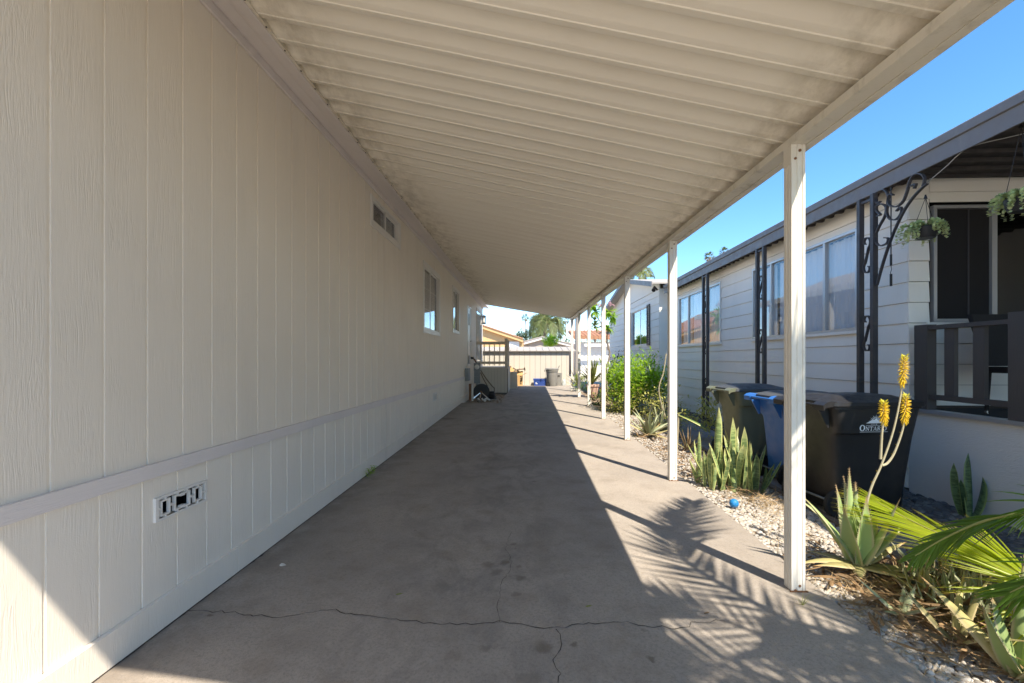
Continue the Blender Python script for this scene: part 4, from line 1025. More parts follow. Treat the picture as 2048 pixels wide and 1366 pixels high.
def frond(parent, pts, N_, Lmax, fwd, droop, W, mat, rmat, seed=1, n=5, joined=False, sides=(1, -1), r0=.014, lift=0.1, side_up=None):
    rr = random.Random(seed); P = smooth_path(pts, 8); o = MB(); m_ = len(P)
    o.tube(P, [r0*(1-.85*i/(m_-1)) for i in range(m_)], 6)
    fr = o.build('frond', rmat, parent, True)
    J = MB()
    for k in range(N_):
        t = .10+.89*k/(N_-1); f_ = t*(m_-1); i = min(int(f_), m_-2); q = P[i].lerp(P[i+1], f_-i); T = (P[i+1]-P[i]).normalized()
        S = T.cross(Vector((0,0,1)) if side_up is None else Vector(side_up)).normalized(); U = S.cross(T)
        L = Lmax*(math.sin(math.pi*(.12+.80*t))**.7)*rr.uniform(.88, 1.08)
        for s in sides:
            mb = J if joined else MB(); r_ = rr.random()
            fw = (fwd if not isinstance(fwd, tuple) else fwd[0 if s > 0 else 1])*(1-.4*t)+rr.uniform(-.06, .06)
            d = (T*math.cos(fw)+S*s*math.sin(fw)+U*(lift+rr.uniform(-.08, .08))).normalized(); p = Vector(q); rows = []
            for a in range(n+1):
                ta = a/n; w_ = W*.5*max(.04, (1-ta**2)*(.5+.5*min(1, ta*5)))
                dd = (d+Vector((0,0,-1))*droop*ta*ta).normalized(); sd = dd.cross(U).normalized(); kk = dd.cross(sd)
                rows.append([mb.P(p-sd*w_+kk*w_*.5, (-1, ta, r_)), mb.P(p, (0, ta, r_)), mb.P(p+sd*w_+kk*w_*.5, (1, ta, r_))]); p = p+dd*L/n
            for a, b in zip(rows, rows[1:]):
                for z_ in range(2): mb.F(a[z_], a[z_+1], b[z_+1], b[z_])
            if not joined: mb.build('leaflet', mat, fr, 'all')
    if joined: J.build('leaflets', mat, fr, 'all')
    return fr
# ------------------------------------------------------------------ flowering aloe by the near post
ax, ay = 2.225, 3.16; az_ = G(ay)
al = thing('aloe_plant', 'large green aloe with three yellow flower spikes beside the nearest post', 'plant', (ax, ay, az_))
o = MB(); o.tube([(ax, ay, az_-.02), (ax+.005, ay, az_+.09)], [.045, .05], 10); o.build('stump', M['aloe_dry'], al, True)
LV = [ # azimuth deg, elevation, length, width, droop
 (-92, 82, .47, .082, -.05), (-150, 66, .42, .085, -.15), (172, 62, .56, .075, .35), (160, 68, .55, .06, .75), (118, 80, .50, .07, .1), (60, 78, .52, .07, .05),
 (-30, 66, .50, .075, -.05), (-8, 50, .42, .06, .15), (20, 62, .40, .07, -.1), (95, 86, .62, .06, 0), (100, 84, .56, .05, .1)]
for k, (a, e, L, W, dr_) in enumerate(LV):
    o = MB(); aa = R(a); blade(o, (ax+.03*math.cos(aa), ay+.03*math.sin(aa), az_+.09), aa, R(e), L, W*1.35, dr_, 12, 'aloe', .017, .40, 0, k*.13 % 1, 3); o.build('leaf', M['aloe'], al, 50)
for k, (a, e, L, W, dr_) in enumerate([(178, 14, .42, .06, .75), (-165, 10, .34, .075, .25), (-20, 5, .34, .06, .1), (-50, 8, .30, .06, .3), (10, 25, .38, .05, .2), (140, 10, .3, .05, .4), (-120, 0, .16, .05, .6)]):
    o = MB(); aa = R(a); blade(o, (ax+.03*math.cos(aa), ay+.03*math.sin(aa), az_+.07), aa, R(e), L, W*1.4, dr_, 9, 'aloe', .008, .3, .3, k*.29 % 1, 1); lf = o.build('leaf', M['aloe_dry'], al, 50); lf['label'] = 'withered lower aloe leaf'
fl = lambda x, y, d=3.12: onY(x, y, d)
def flower_spike(pts, top, bot, seed):
    rr = random.Random(seed); P = smooth_path([fl(*q) for q in pts], 6); o = MB(); n = len(P); o.tube(P, [.0085*(1-.5*i/(n-1)) for i in range(n)], 8)
    st = o.build('flower_stalk', M['stalk'], al, True)
    mb = MB(); a = fl(*bot); b = fl(*top)
    for k in range(96):
        t = k/95; q = a.lerp(b, t); th = k*2.4; L = .036*(1-.35*t)+rr.uniform(-.004, .004); el = R(-80+125*t+rr.uniform(-10, 10))
        d = Vector((math.cos(th)*math.cos(el), math.sin(th)*math.cos(el), math.sin(el))); s0 = q+Vector((math.cos(th), math.sin(th), 0))*.004
        mb.cur = (0, t, rr.random()); mb.tube([s0, s0+d*L*.5, s0+d*L], [.0024, .0033, .0012], 5)
    for k in range(10):
        th = k*2.1; q = P[int(n*.35)+k*max(1, int(n*.05)) if int(n*.35)+k*max(1, int(n*.05)) < n else n-1]; mb.cur = (0, 0, .5); mb.tube([q, q+Vector((math.cos(th)*.012, math.sin(th)*.012, .008))], [.002, .0006], 4)
    fh = mb.build('flower_head', M['flower'], st, True); fh['kind'] = 'stuff'
flower_spike([(1716,1085),(1730,1020),(1743,974),(1764,927),(1787,860),(1802,786),(1809,712)], (1809,712), (1804,768), 1)
flower_spike([(1761,918),(1763,880),(1765.5,845),(1767,803)], (1767,803), (1767.5,843), 2)
flower_spike([(1764,931),(1775,926),(1789,905),(1805,860),(1809,830),(1812,790)], (1812,790), (1809,842), 3)
# ------------------------------------------------------------------ generic aloe rosettes
def rosette(name, lab, cat, loc, n, L, W, mat, seed, dry=None, thick=.010, el=(15, 80), droop=(-.2, .7), group=None, seg=7, teeth=1, prof='aloe', smooth=50):
    rr = random.Random(seed); t = thing(name, lab, cat, loc, 0, group)
    for k in range(n):
        f_ = k/(n-1); e = R(el[1]+(el[0]-el[1])*f_+rr.uniform(-8, 8)); a = k*2.4+rr.uniform(-.3, .3)
        o = MB(); blade(o, (.02*math.cos(a), .02*math.sin(a), .01), a, e, L*rr.uniform(.7, 1.1), W*rr.uniform(.8, 1.1), rr.uniform(*droop), seg, prof, thick, .4, rr.uniform(-.4, .4), rr.random(), teeth, rr.uniform(-.25, .25))
        o.build('leaf', dry if (dry and f_ > .62) else mat, t, smooth, True)
    return t
proto = rosette('aloe_plant', 'small half-dried brownish aloe in the crowded clump under the palm fronds', 'plant', (2.72, 2.95, G(3)), 12, .30, .034, M['aloe_dry'], 11, M['brownleaf'], group='small aloes crowded below the palm fronds')
proto2 = rosette('aloe_plant', 'small half-dried brownish aloe in the crowded clump under the palm fronds', 'plant', (2.50, 2.75, G(2.8)), 12, .26, .038, M['aloe_grey'], 12, M['brownleaf'], group='small aloes crowded below the palm fronds')
rr = random.Random(5)
for k, (x, y) in enumerate([(2.62, 3.12), (2.80, 2.85), (2.45, 3.02), (2.92, 3.0), (2.60, 2.82), (2.78, 2.68), (2.88, 2.72), (2.40, 2.88), (2.66, 2.62), (2.96, 2.86), (2.55, 2.92), (2.74, 3.08), (2.52, 2.62), (2.70, 2.78), (2.34, 2.74), (2.85, 3.12), (2.58, 3.02), (2.67, 2.95), (2.48, 2.84), (2.83, 2.98), (2.63, 2.7), (2.76, 2.9), (2.44, 2.68), (2.57, 2.52), (2.9, 2.6)]):
    c = copy_tree(proto if k % 2 else proto2); c.location = (x, y, G(y)-.01); c.rotation_euler = (rr.uniform(-.15, .15), rr.uniform(-.15, .15), rr.uniform(0, 6.28)); s = rr.uniform(.75, 1.15); c.scale = (s, s, s)
rosette('agave_plant', 'broad-leaved dark green agave cut off at the bottom right corner', 'plant', (2.27, 2.17, G(2.2)), 9, .50, .10, M['aloe'], 21, M['aloe_dry'], .014, (30, 84), (-.25, .3), seg=10, teeth=3)
rosette('agave_plant', 'thin brownish agave with long leaves leaning left beside the broad one', 'plant', (2.20, 2.42, G(2.4)), 7, .42, .045, M['aloe_dry'], 23, M['brownleaf'], .008, (12, 60), (0, .6), seg=9)
rosette('aloe_plant', 'small aloe lying flat over the pebbles beside the fallen brown leaves', 'plant', (2.12, 2.68, G(2.7)), 8, .24, .04, M['aloe_grey'], 24, M['brownleaf'], .008, (2, 55), (0, .3), seg=7)
# rosette beside the second gap of posts
rosette('aloe_plant', 'greyish green aloe with sprawling leaves between the second and third posts', 'plant', (2.17, 8.30, G(8.3)), 20, .62, .075, M['aloe_grey'], 31, M['aloe_dry'], .014, (-2, 82), (-.1, .8), seg=9)
rosette('aloe_plant', 'smaller grey aloe leaning behind the sprawling one near the bush', 'plant', (2.55, 8.9, G(8.9)), 14, .62, .06, M['aloe_grey'], 33, M['aloe_dry'], .012, (10, 85), (-.1, .5), seg=8)
rosette('aloe_plant', 'pale dried aloe tuft behind the second post', 'plant', (2.45, 7.1, G(7.1)), 14, .38, .03, M['straw'], 35, M['aloe_dry'], .006, (20, 85), (-.1, .4), seg=6)
t = thing('dry_flower_stalk', 'tall dry leaning flower stalk rising from the grey aloes', 'plant', (2.75, 8.9, G(8.9)))
o = MB(); P = smooth_path([(2.72, 8.9, G(9)), onY(1318, 785, 8.9), onY(1327, 745, 8.9), onY(1332.5, 707, 8.9)], 5); o.tube(P, [.016, .015, .014]+[.011]*(len(P)-3), 6); o.build('stalk', M['stalk'], t, True)
mb = MB(); rr = random.Random(4)
for k in range(40):
    q = P[5+k % (len(P)-6)]; th = k*2.4; mb.cur = (0, 0, rr.random()); mb.tube([q, q+Vector((math.cos(th)*.03, math.sin(th)*.03, .02))], [.004, .001], 4)
mb.build('dry_bracts', M['straw'], t)
# ------------------------------------------------------------------ snake plants
def snake_clump(lab, leaves, mat, loc, group=None):
    t = thing('snake_plant', lab, 'plant', loc, 0, group)
    for k, (x, y, a, e, L, W, dr_, tw) in enumerate(leaves):
        o = MB(); blade(o, (x, y, G(y)-.02), a, e, L, W, dr_, 12, 'snake', .004, .35, tw, (k*.37) % 1); o.build('leaf', mat, t, 60)
    return t
rr = random.Random(9)
def gen(n, x0, x1, y0, y1, L0, L1, W=.055):
    out = []
    for k in range(n):
        out.append((rr.uniform(x0, x1), rr.uniform(y0, y1), rr.uniform(0, 6.28), R(rr.uniform(64, 89)), rr.uniform(L0, L1), W*rr.uniform(.6, 1.25), rr.uniform(-.3, .35), rr.uniform(-1.2, 1.2)))
    return out
L1_ = gen(20, 1.96, 2.22, 5.05, 5.6, .28, .62)
L2_ = gen(20, 2.22, 2.42, 4.95, 5.5, .30, .72)+[(2.27, 5.2, R(-80), R(87), .80, .075, .0, .2), (2.36, 5.12, R(-100), R(84), .72, .07, .05, .3), (2.22, 5.45, R(60), R(80), .88, .075, .02, -.3), (2.05, 5.3, R(170), R(70), .52, .06, .2, .1)]
L3_ = gen(9, 2.42, 2.56, 4.95, 5.25, .28, .55, .05)+[(2.46, 5.1, R(180), R(80), .66, .06, -.08, .1), (2.50, 4.98, R(-10), R(62), .42, .04, 0, .2)]
snake_clump('left clump of banded snake plant between the second post and the tallest blades', L1_, M['snake'], (2.1, 5.3, G(5.3)), 'snake plants in the white gravel')
snake_clump('middle clump of banded snake plant with the tallest pale blades, before the olive bin', L2_, M['snake'], (2.32, 5.25, G(5.2)), 'snake plants in the white gravel')
snake_clump('right darker clump of short snake plant in front of the blue bin', L3_, M['snake_dark'], (2.5, 5.05, G(5.2)), 'snake plants in the white gravel')
snake_clump('lone dark snake plant growing from the river rocks against the white skirt', [(3.99, 4.33, R(190), R(70), .52, .055, -.35, .5), (4.03, 4.30, R(90), R(88), .60, .07, 0, .2), (4.06, 4.31, R(-10), R(66), .40, .085, -.5, -.3), (4.02, 4.34, R(200), R(80), .36, .05, 0, .4)], M['snake_dark'], (4.02, 4.32, G(4.3)))
t = thing('variegated_leaf', 'single yellow edged snake plant leaf arching behind the second post', 'plant', (2.45, 6.9, G(7)))
o = MB(); blade(o, (2.28, 7.0, G(7)+.55), R(-28), R(-18), .48, .05, .25, 9, 'snake', .003, .3, .4, .2); o.build('leaf', M['variegated'], t, 60)
o = MB(); o.tube([(2.26, 7.02, G(7)), (2.28, 7.0, G(7)+.56)], .012, 6); o.build('stem', M['stalk'], t)
# ------------------------------------------------------------------ leafy bush
def foliage(mb, c, rad, n, size, rr, clump=.45, up=.3, fill=.5, prof='leaf', aspect=.38):
    """leaves grouped on twigs through an ellipsoid volume"""
    nc = max(6, int(n/12)); cen = []
    for _ in range(nc):
        while True:
            q = Vector((rr.uniform(-1, 1), rr.uniform(-1, 1), rr.uniform(-1, 1)))
            if fill < q.length <= 1: break
        k = 1+.3*mnoise.noise(q*1.7+Vector(c)); cen.append(Vector((c[0]+q.x*rad[0]*k, c[1]+q.y*rad[1]*k, c[2]+q.z*rad[2]*k)))
    for i in range(n):
        g_ = cen[i % nc]; sp_ = clump*min(rad)*.5
        q = g_+Vector((rr.gauss(0, sp_), rr.gauss(0, sp_), rr.gauss(0, sp_)))
        a = rr.uniform(0, 6.28); e = rr.uniform(-.5, 1.0)+up; L = size*rr.uniform(.6, 1.25)
        blade(mb, q, a, e, L, L*aspect, rr.uniform(.2, 1.1), 3, 'leaf', 0, .3, 0, (i % nc)/nc*.6+rr.random()*.4)
rr = random.Random(14)
bs = thing('leafy_bush', 'bright green leafy bush spilling over the gravel beyond the third post', 'bush', (2.75, 11.8, G(11.8)))
mb = MB(); foliage(mb, (2.78, 12.0, .98), (.62, .8, .58), 3000, .11, rr, .5); foliage(mb, (2.45, 11.7, .75), (.5, .55, .52), 1500, .10, rr, .5); foliage(mb, (3.25, 11.6, .85), (.35, .5, .35), 900, .10, rr, .5)
mb.build('upper_foliage', M['bush'], bs)
mb = MB(); foliage(mb, (2.5, 11.6, .45), (.6, .6, .40), 1500, .07, rr, .6, 0); foliage(mb, (3.1, 11.1, .45), (.45, .6, .35), 700, .07, rr, .6, 0); mb.build('lower_foliage', M['bushlow'], bs)
for k in range(9):
    a = k*.7; o = MB(); o.tube(smooth_path([(2.7+.05*math.cos(a), 11.8, G(12)), (2.7+.2*math.cos(a), 11.8+.2*math.sin(a), .5), (2.72+.5*math.cos(a), 11.9+.5*math.sin(a), 1.1)], 4), [.02-.0018*i for i in range(9)], 5); o.build('stem', M['bark'], bs)
bs2 = thing('leafy_bush', 'low yellowing bush with pale leaves behind the second post', 'bush', (2.95, 8.9, G(9)))
mb = MB(); foliage(mb, (2.75, 9.3, .40), (.4, .7, .36), 900, .07, rr, .6, 0); foliage(mb, (3.05, 8.0, .5), (.25, .3, .33), 320, .09, rr, .6, .2); mb.build('foliage', M['bushlow'], bs2)
for k in range(5): o = MB(); o.tube([(2.8+.05*k, 9.1, G(9)), (2.6+.12*k, 9.1+.05*k, .6)], [.014, .006], 5); o.build('stem', M['bark'], bs2)
# feathery dark weed by the third column
wd_ = thing('feathery_weed', 'thin dark feathery weed beside the far scroll column', 'plant', (3.7, 9.1, G(9)))
for k in range(5): a = R(150+k*45); frond(wd_, [(3.7, 9.1, G(9)), (3.7+.15*math.cos(a), 9.1+.1*math.sin(a), .5), (3.7+.42*math.cos(a), 9.1+.3*math.sin(a), .66+.05*k)], 20, .12, .8, .2, .006, M['palm_dark'], M['palm_dark'], k, 3, True, r0=.005)
# ------------------------------------------------------------------ palms
pl = thing('palm_plant', 'young palm at the right edge with bright fronds reaching over the aloes', 'palm', (3.35, 2.25, G(2.2)))
o = MB(); o.tube([(3.35, 2.25, 0), (3.33, 2.27, .45)], [.09, .07], 10); o.build('trunk', M['palmbark'], pl)
# lit frond that sweeps left towards the bins
def pf(L): return [(3.33, 2.27, .42)]+[tuple(onY(*q)) for q in L]
frond(pl, pf([(2150, 1195, 2.3), (2048, 1150, 2.44), (1930, 1092, 2.72), (1820, 1040, 3.0), (1752, 1003, 3.24)]), 110, .54, (R(17), R(40)), .22, .016, M['palm'], M['rachis'], 3, 6, side_up=(.1, -.75, .65), lift=0)
frond(pl, pf([(2150, 1012, 2.12), (2048, 1027, 2.22), (1970, 1042, 2.32), (1890, 1076, 2.42), (1830, 1112, 2.48)]), 40, .25, (R(22), R(36)), .5, .017, M['palm_dark'], M['rachis'], 4, 6, side_up=(0, -.5, .85), lift=0)
frond(pl, pf([(2190, 1130, 2.0), (2100, 1150, 2.06), (2020, 1185, 2.12)]), 30, .30, (R(25), R(34)), .4, .016, M['palm_dark'], M['rachis'], 6, 5, True, side_up=(0, -.4, .9), lift=0)
frond(pl, [(3.35, 2.25, .44), (3.7, 2.0, 1.1), (4.0, 1.6, 1.3)], 40, .45, R(45), .3, .018, M['palm_dark'], M['rachis'], 8, 4, True)
frond(pl, [(3.35, 2.25, .44), (3.3, 1.7, 1.0), (3.1, 1.1, 1.1)], 40, .45, R(45), .3, .018, M['palm_dark'], M['rachis'], 9, 4, True)
# taller palm outside the frame that throws the dappled shade
pt = thing('palm_tree', 'palm behind the camera whose fronds shade the driveway', 'palm', (3.15, -.15, 0))
o = MB(); o.tube([(3.15, -.15, -.05), (3.1, -.13, 1.6), (3.05, -.1, 3.05)], [.14, .11, .09], 12); o.build('trunk', M['palmbark'], pt)
C0 = (3.05, -.1, 3.05)
def F_(end, mid, N_=44, L=.55, seed=1, dr_=.35, W=.034): frond(pt, [C0, mid, tuple((Vector(mid)+Vector(end))/2+Vector((0,0,.10))), end], N_, L, R(58), dr_, W, M['palm'], M['rachis'], seed, 4, True, r0=.022)
F_((3.05, 2.35, 3.72), (2.55, .9, 3.75), 50, .50, 1, .1)
F_((2.75, 2.15, 3.60), (2.50, 1.0, 3.55), 34, .34, 12, .1)
F_((1.55, .15, 3.35), (2.3, -.05, 3.6), 46, .5, 2)
F_((1.75, .72, 3.25), (2.4, .4, 3.55), 40, .42, 3)
F_((1.6, -.7, 3.3), (2.3, -.4, 3.7), 46, .6, 4)
F_((2.3, -1.6, 3.2), (2.7, -.9, 3.7), 46, .6, 5)
F_((3.6, -1.7, 3.1), (3.4, -.9, 3.7), 46, .6, 6)
F_((4.4, -.9, 3.2), (3.8, -.5, 3.8), 46, .6, 7)
F_((3.3, .75, 3.3), (3.2, .35, 3.55), 40, .45, 8)
F_((2.3, .55, 2.95), (2.7, .2, 3.3), 40, .45, 9)
F_((2.0, -.25, 2.9), (2.5, -.15, 3.4), 40, .5, 10)
F_((2.9, .62, 2.9), (3.0, .35, 3.3), 36, .4, 11)

# ------------------------------------------------------------------ planting at the far end
def yucca(lab, x, y, z, n, L, seed, mat, W=.045, group=None, name='yucca_plant'):
    rr = random.Random(seed); t = thing(name, lab, 'plant', (x, y, z), 0, group)
    for k in range(n):
        a = rr.uniform(0, 6.28); e = R(rr.uniform(25, 88)); o = MB(); blade(o, (x, y, z+rr.uniform(0, .12)), a, e, L*rr.uniform(.75, 1.1), W, rr.uniform(0, .5), 5, 'x', .003, .35, 0, rr.random()); o.build('leaf', mat, t)
    return t
yucca('spiky yellow-green yucca in the pink clay pot', 2.15, 15.35, .62, 42, .92, 41, M['yucca'])
yucca('spiky green yucca behind the potted one', 2.75, 16.1, .5, 36, .95, 42, M['yucca'])
yucca('pale spiky yucca at the far corner by the shed', 1.9, 17.6, .4, 26, .7, 43, M['yucca'])
o = MB(); o.lathe([(.13, 0), (.15, .02), (.20, .36), (.225, .37), (.225, .43), (.20, .43), (.19, .38)], (2.15, 15.35, G(15.3)), 20); tag(o.build('clay_pot', M['terra'], None, True), 'pink clay pot holding the spiky yucca', 'pot')
o = MB(); o.lathe([(.10, 0), (.12, .02), (.15, .28), (.165, .29), (.165, .33), (.14, .33)], (2.55, 15.5, G(15.3)), 18); tag(o.build('clay_pot', M['terra'], None, True), 'smaller clay pot right of the yucca pot', 'pot')
t = thing('snake_plant', 'short yellow-green snake plant blade standing before the clay pot', 'plant', (1.95, 14.9, G(15)))
for k in range(4): o = MB(); blade(o, (1.93+.03*k, 14.9, G(15)), R(40*k), R(84), .42-.05*k, .07, .05, 6, 'snake', .003, .3, .3, .2); o.build('leaf', M['variegated'], t)
rr = random.Random(77)
for (lab, x, y, z, rad, n, mt) in [('dark green bush behind the yucca pots beside the pale wing', 3.3, 16.8, .9, (.5, .9, .8), 900, 'tree'), ('low green plants at the foot of the shed corner', 2.2, 18.6, .45, (.4, .7, .35), 500, 'bush'), ('small low plant with dark leaves beside the fourth post', 2.0, 13.3, .28, (.18, .3, .2), 220, 'tree')]:
    t = thing('leafy_bush', lab, 'bush', (x, y, G(y))); mb = MB(); foliage(mb, (x, y, z), rad, n, .10, rr, .5); mb.build('foliage', M[mt], t); o = MB(); o.tube([(x, y, G(y)), (x, y, z)], [.03, .012], 6); o.build('stem', M['bark'], t)
# plumeria tree with leaf rosettes
pm = thing('plumeria_tree', 'slender plumeria tree with leaf clusters and pale pink blossoms by the far posts', 'tree', (2.6, 14.2, G(14)))
def at14(x, y, Y=14.2): return onY(x, y, Y)
br = [[at14(1216, 790), at14(1212, 745), at14(1219, 712), at14(1216, 690), at14(1205, 665), at14(1203, 647)], [at14(1203, 647), at14(1196, 637), at14(1188, 626)], [at14(1203, 650), at14(1212, 640), at14(1216, 628)], [at14(1216, 700), at14(1214, 675), at14(1216, 660)], [at14(1203, 652), at14(1196, 655), at14(1190, 652)]]
for k, b in enumerate(br): o = MB(); P = smooth_path(b, 5); o.tube(P, [(.035 if k == 0 else .02)*(1-.45*i/len(P)) for i in range(len(P))], 7); o.build('branch', M['bark'], pm, True)
mb = MB(); pk = MB(); ylw = MB()
for (x, y, n, mt) in ((1190, 622, 26, 0), (1186, 614, 14, 0), (1217, 624, 34, 0), (1226, 634, 22, 0), (1216, 655, 24, 0), (1188, 650, 16, 1), (1190, 640, 10, 1)):
    c = at14(x, y)
    for k in range(n):
        a = rr.uniform(0, 6.28); e = R(rr.uniform(-45, 60)); (ylw if mt else mb).cur = (0, 0, 0)
        blade(ylw if mt else mb, c, a, e, rr.uniform(.22, .38), .075, rr.uniform(.3, 1.2), 5, 'leaf', 0, .3, 0, rr.random())
for (x, y) in ((1193, 609), (1199, 613), (1219, 607), (1190, 612), (1222, 611)):
    c = at14(x, y)
    for k in range(26): a = rr.uniform(0, 6.28); blade(pk, c+Vector((rr.gauss(0, .05), rr.gauss(0, .05), rr.gauss(0, .03))), a, rr.uniform(0, 1), .06, .045, .5, 3, 'leaf', 0, .3, 0, rr.random())
mb.build('foliage', M['bush'], pm); ylw.build('yellowing_foliage', M['variegated'], pm); pk.build('blossoms', M['pink'], pm)

# ------------------------------------------------------------------ landing, meter, reel, clutter on the left
ld = thing('entry_landing', 'raised cream landing with slatted railing at the far end of the mobile home', 'landing', (-1.35, 18, 0))
y0_ = 16.9; xr = -.76
xb = XW+.02; n_ = 0; x = xb
while x < xr-.02:
    o = MB(); o.box(x, min(x+.12, xr)-.006, y0_, y0_+.03, G(17), 1.13); o.build('skirt_board', M['shed'], ld); x += .12
o = MB(); o.box(xb, xr, y0_+.032, y0_+.05, .2, 1.12); o.build('skirt_backing', M['core'], ld)
o = MB(); o.box(xr-.03, xr, y0_+.052, 18.9, .22, 1.13); o.build('side_skirt', M['shed'], ld)
o = MB(); o.box(xb, xr+.03, y0_-.02, 19.3, 1.132, 1.17); o.build('deck', M['tan'], ld)
Zr = lambda yp: 1.5+(717-yp)/910*y0_
for (xa, xb_) in ((1009.5, 1016),): 
    a = onY(xa, 700, y0_).x; o = MB(); o.box(a, a+.115, y0_-.04, y0_+.07, 1.172, Zr(677)); o.build('post', M['tan'], ld); xp = a
o = MB(); o.box(xb+.02, xp-.002, y0_, y0_+.04, Zr(689), Zr(683)); o.build('top_rail', M['tan'], ld)
o = MB(); o.box(xb+.02, xp-.002, y0_, y0_+.04, Zr(728), Zr(723)); o.build('bottom_rail', M['tan'], ld)
for x in (961, 968.5, 979, 989, 999.6): a = onY(x-1, 700, y0_).x; o = MB(); o.box(a, a+.035, y0_-.022, y0_-.002, Zr(731), Zr(686)); o.build('baluster', M['tan'], ld)
o = MB(); o.box(xp+.0, xp+.09, 18.75, 18.86, 1.172, 2.25); o.build('post', M['tan'], ld)
o = MB(); o.box(xp+.03, xp+.07, y0_+.072, 18.748, 2.0, 2.09); o.box(xp+.03, xp+.07, y0_+.072, 18.748, 1.30, 1.37); o.build('side_rail', M['tan'], ld)
for k in range(8): y = y0_+.25+k*.21; o = MB(); o.box(xp+.072, xp+.092, y, y+.035, 1.25, 2.06); o.build('baluster', M['tan'], ld)
for k in range(5): o = MB(); o.box(xr+.0+.0, xr+.28*(1), 18.92+.0+k*.28, 18.92+(k+1)*.28-.004, G(19), 1.13-.19*(k+1)); o.build('step', M['tan'], ld)
# lantern
ln = thing('wall_lantern', 'black wall lantern with frosted glass at the far corner of the mobile home', 'lantern', (-1.72, 18.9, 2.9))
c = onY(968, 640, 18.9); cx_, cy_, cz_ = c
o = MB(); o.lathe([(.085, -.17), (.095, -.16), (.095, -.145), (.06, -.145)], (cx_, cy_, cz_), 12); o.lathe([(.095, .13), (.10, .14), (.04, .19), (.015, .2)], (cx_, cy_, cz_), 12)
for k in range(4): a = k*1.571+.78; o.tube([(cx_+.085*math.cos(a), cy_+.085*math.sin(a), cz_-.15), (cx_+.085*math.cos(a), cy_+.085*math.sin(a), cz_+.135)], .008, 5)
o.tube([(cx_, cy_, cz_+.19), (cx_-.08, cy_, cz_+.22), (XW+.02, cy_, cz_+.16)], .014, 6); o.build('frame', M['lamp'], ln)
o = MB(); o.lathe([(.055, -.14), (.055, .12)], (cx_, cy_, cz_), 12); o.build('glass', M['lampglass'], ln)
# electric meter pedestal
mt = thing('electric_meter', 'grey electric meter pedestal with round glass dial beside the landing', 'meter', (-1.75, 14.9, G(15)))
Ym = 15.0; a = onY(947.5, 700, Ym).x; b = onY(960.5, 700, Ym).x; Z_ = lambda yp: 1.5+(717-yp)/910*Ym
o = MB(); o.box(a, b, Ym, Ym+.14, Z_(742), Z_(726)); o.box(a+.006, b-.006, Ym-.012, Ym-.001, Z_(741), Z_(727)); o.build('meter_box', M['metergrey'], mt)
o = MB(); o.box(a+.01, b-.01, Ym, Ym+.12, Z_(753), Z_(742.3)); o.build('cover', M['metergrey'], mt)
o = MB(); o.box(a+.01, b-.01, Ym, Ym+.12, Z_(767), Z_(753.3)); o.build('cover', M['metergrey'], mt)
o = MB(); o.lathe([(.075, 0), (.082, .02), (.075, .05), (.05, .075), (.0, .08)], (0, 0, 0), 18); o.v = [((a+b)/2+u, Ym-.012-w_, Z_(734)+v) for u, v, w_ in o.v]; o.build('dial', M['lampglass'], mt, True)
o = MB(); o.box((a+b)/2-.035, (a+b)/2+.035, Ym+.03, Ym+.09, G(15)-.02, Z_(767.4)); o.build('pedestal_foot', M['metergrey'], mt)
pp = thing('leaning_pipes', 'two brown pipes leaning from the meter down to the ground', 'pipes', (-1.5, 14.9, .2))
for L in ([(961, 740), (972, 757), (984, 772), (988.5, 776), (988.5, 788)], [(961, 745), (968, 760), (975, 772)]):
    o = MB(); o.tube([onY(x, y, 15.3) for x, y in L], .018, 6); o.build('pipe', M['timber'], pp)
vv = thing('pipe_valve', 'rusty pipe valve with black handle sticking up behind the meter', 'valve', (-1.9, 15.0, 1.2))
o = MB(); o.tube([onY(953, 726, 15.2), onY(949, 719, 15.2), onY(945, 716, 15.2)], .025, 7); o.build('pipe', M['rust'], vv)
o = MB(); q = onY(944.5, 716, 15.15); o.box(q.x-.05, q.x+.05, q.y-.05, q.y+.02, q.z-.04, q.z+.04); o.build('handle', M['blackpl'], vv)
# hose reel
Yr = 14.45; hc = onY(962.5, 784, Yr)
hr = thing('hose_reel', 'black hose reel wheel on silver legs lying beside the rusty stub post', 'hose reel', (hc.x, Yr, G(Yr)))
def ywheel(prof, n=28):
    o = MB(); o.lathe(prof, (0, 0, 0), n); o.v = [(hc.x+u, hc.y+w_, hc.z+v) for u, v, w_ in o.v]; return o
ywheel([(.10, -.03), (.255, -.03), (.26, -.02), (.26, .0), (.20, .005), (.20, .10), (.26, .105), (.26, .13), (.1, .13)]).build('reel_drum', M['blackpl'], hr, True)
ywheel([(.0, -.075), (.035, -.075), (.04, -.03)]).build('hub', M['rust'], hr, True)
for aa in (215, 325, 262): o = MB(); ea = R(aa); o.beam((hc.x, hc.y-.05, hc.z), (hc.x+.26*math.cos(ea)*(1.1 if aa != 262 else .7), hc.y-.12, hc.z+.27*math.sin(ea)*(1.25 if aa != 262 else .7)), .028, .02, (0, 1, 0)); o.build('leg', M['chrome'], hr)
o = MB()
for k in range(5): o.tube([(hc.x+.3+.16*math.cos(t*.35)*(1-.1*k), hc.y+.15+.12*math.sin(t*.35), G(Yr)+.03+.05*k) for t in range(19)], .02, 6)
tag(o.build('coiled_hose', M['blackpl'], None, True), 'coil of black hose heaped beside the hose reel', 'hose')
st_ = thing('stub_post', 'short rusty white stub post against the wall before the hose reel', 'post', (-1.85, 14.35, G(14)))
a = onY(938, 780, 14.35).x; o = MB(); o.box(a, a+.085, 14.30, 14.40, G(14)-.02, .70); o.build('rusty_face', M['rust'], st_); o = MB(); o.box(a+.087, a+.135, 14.29, 14.40, G(14)-.02, .68); o.build('white_face', M['white'], st_)
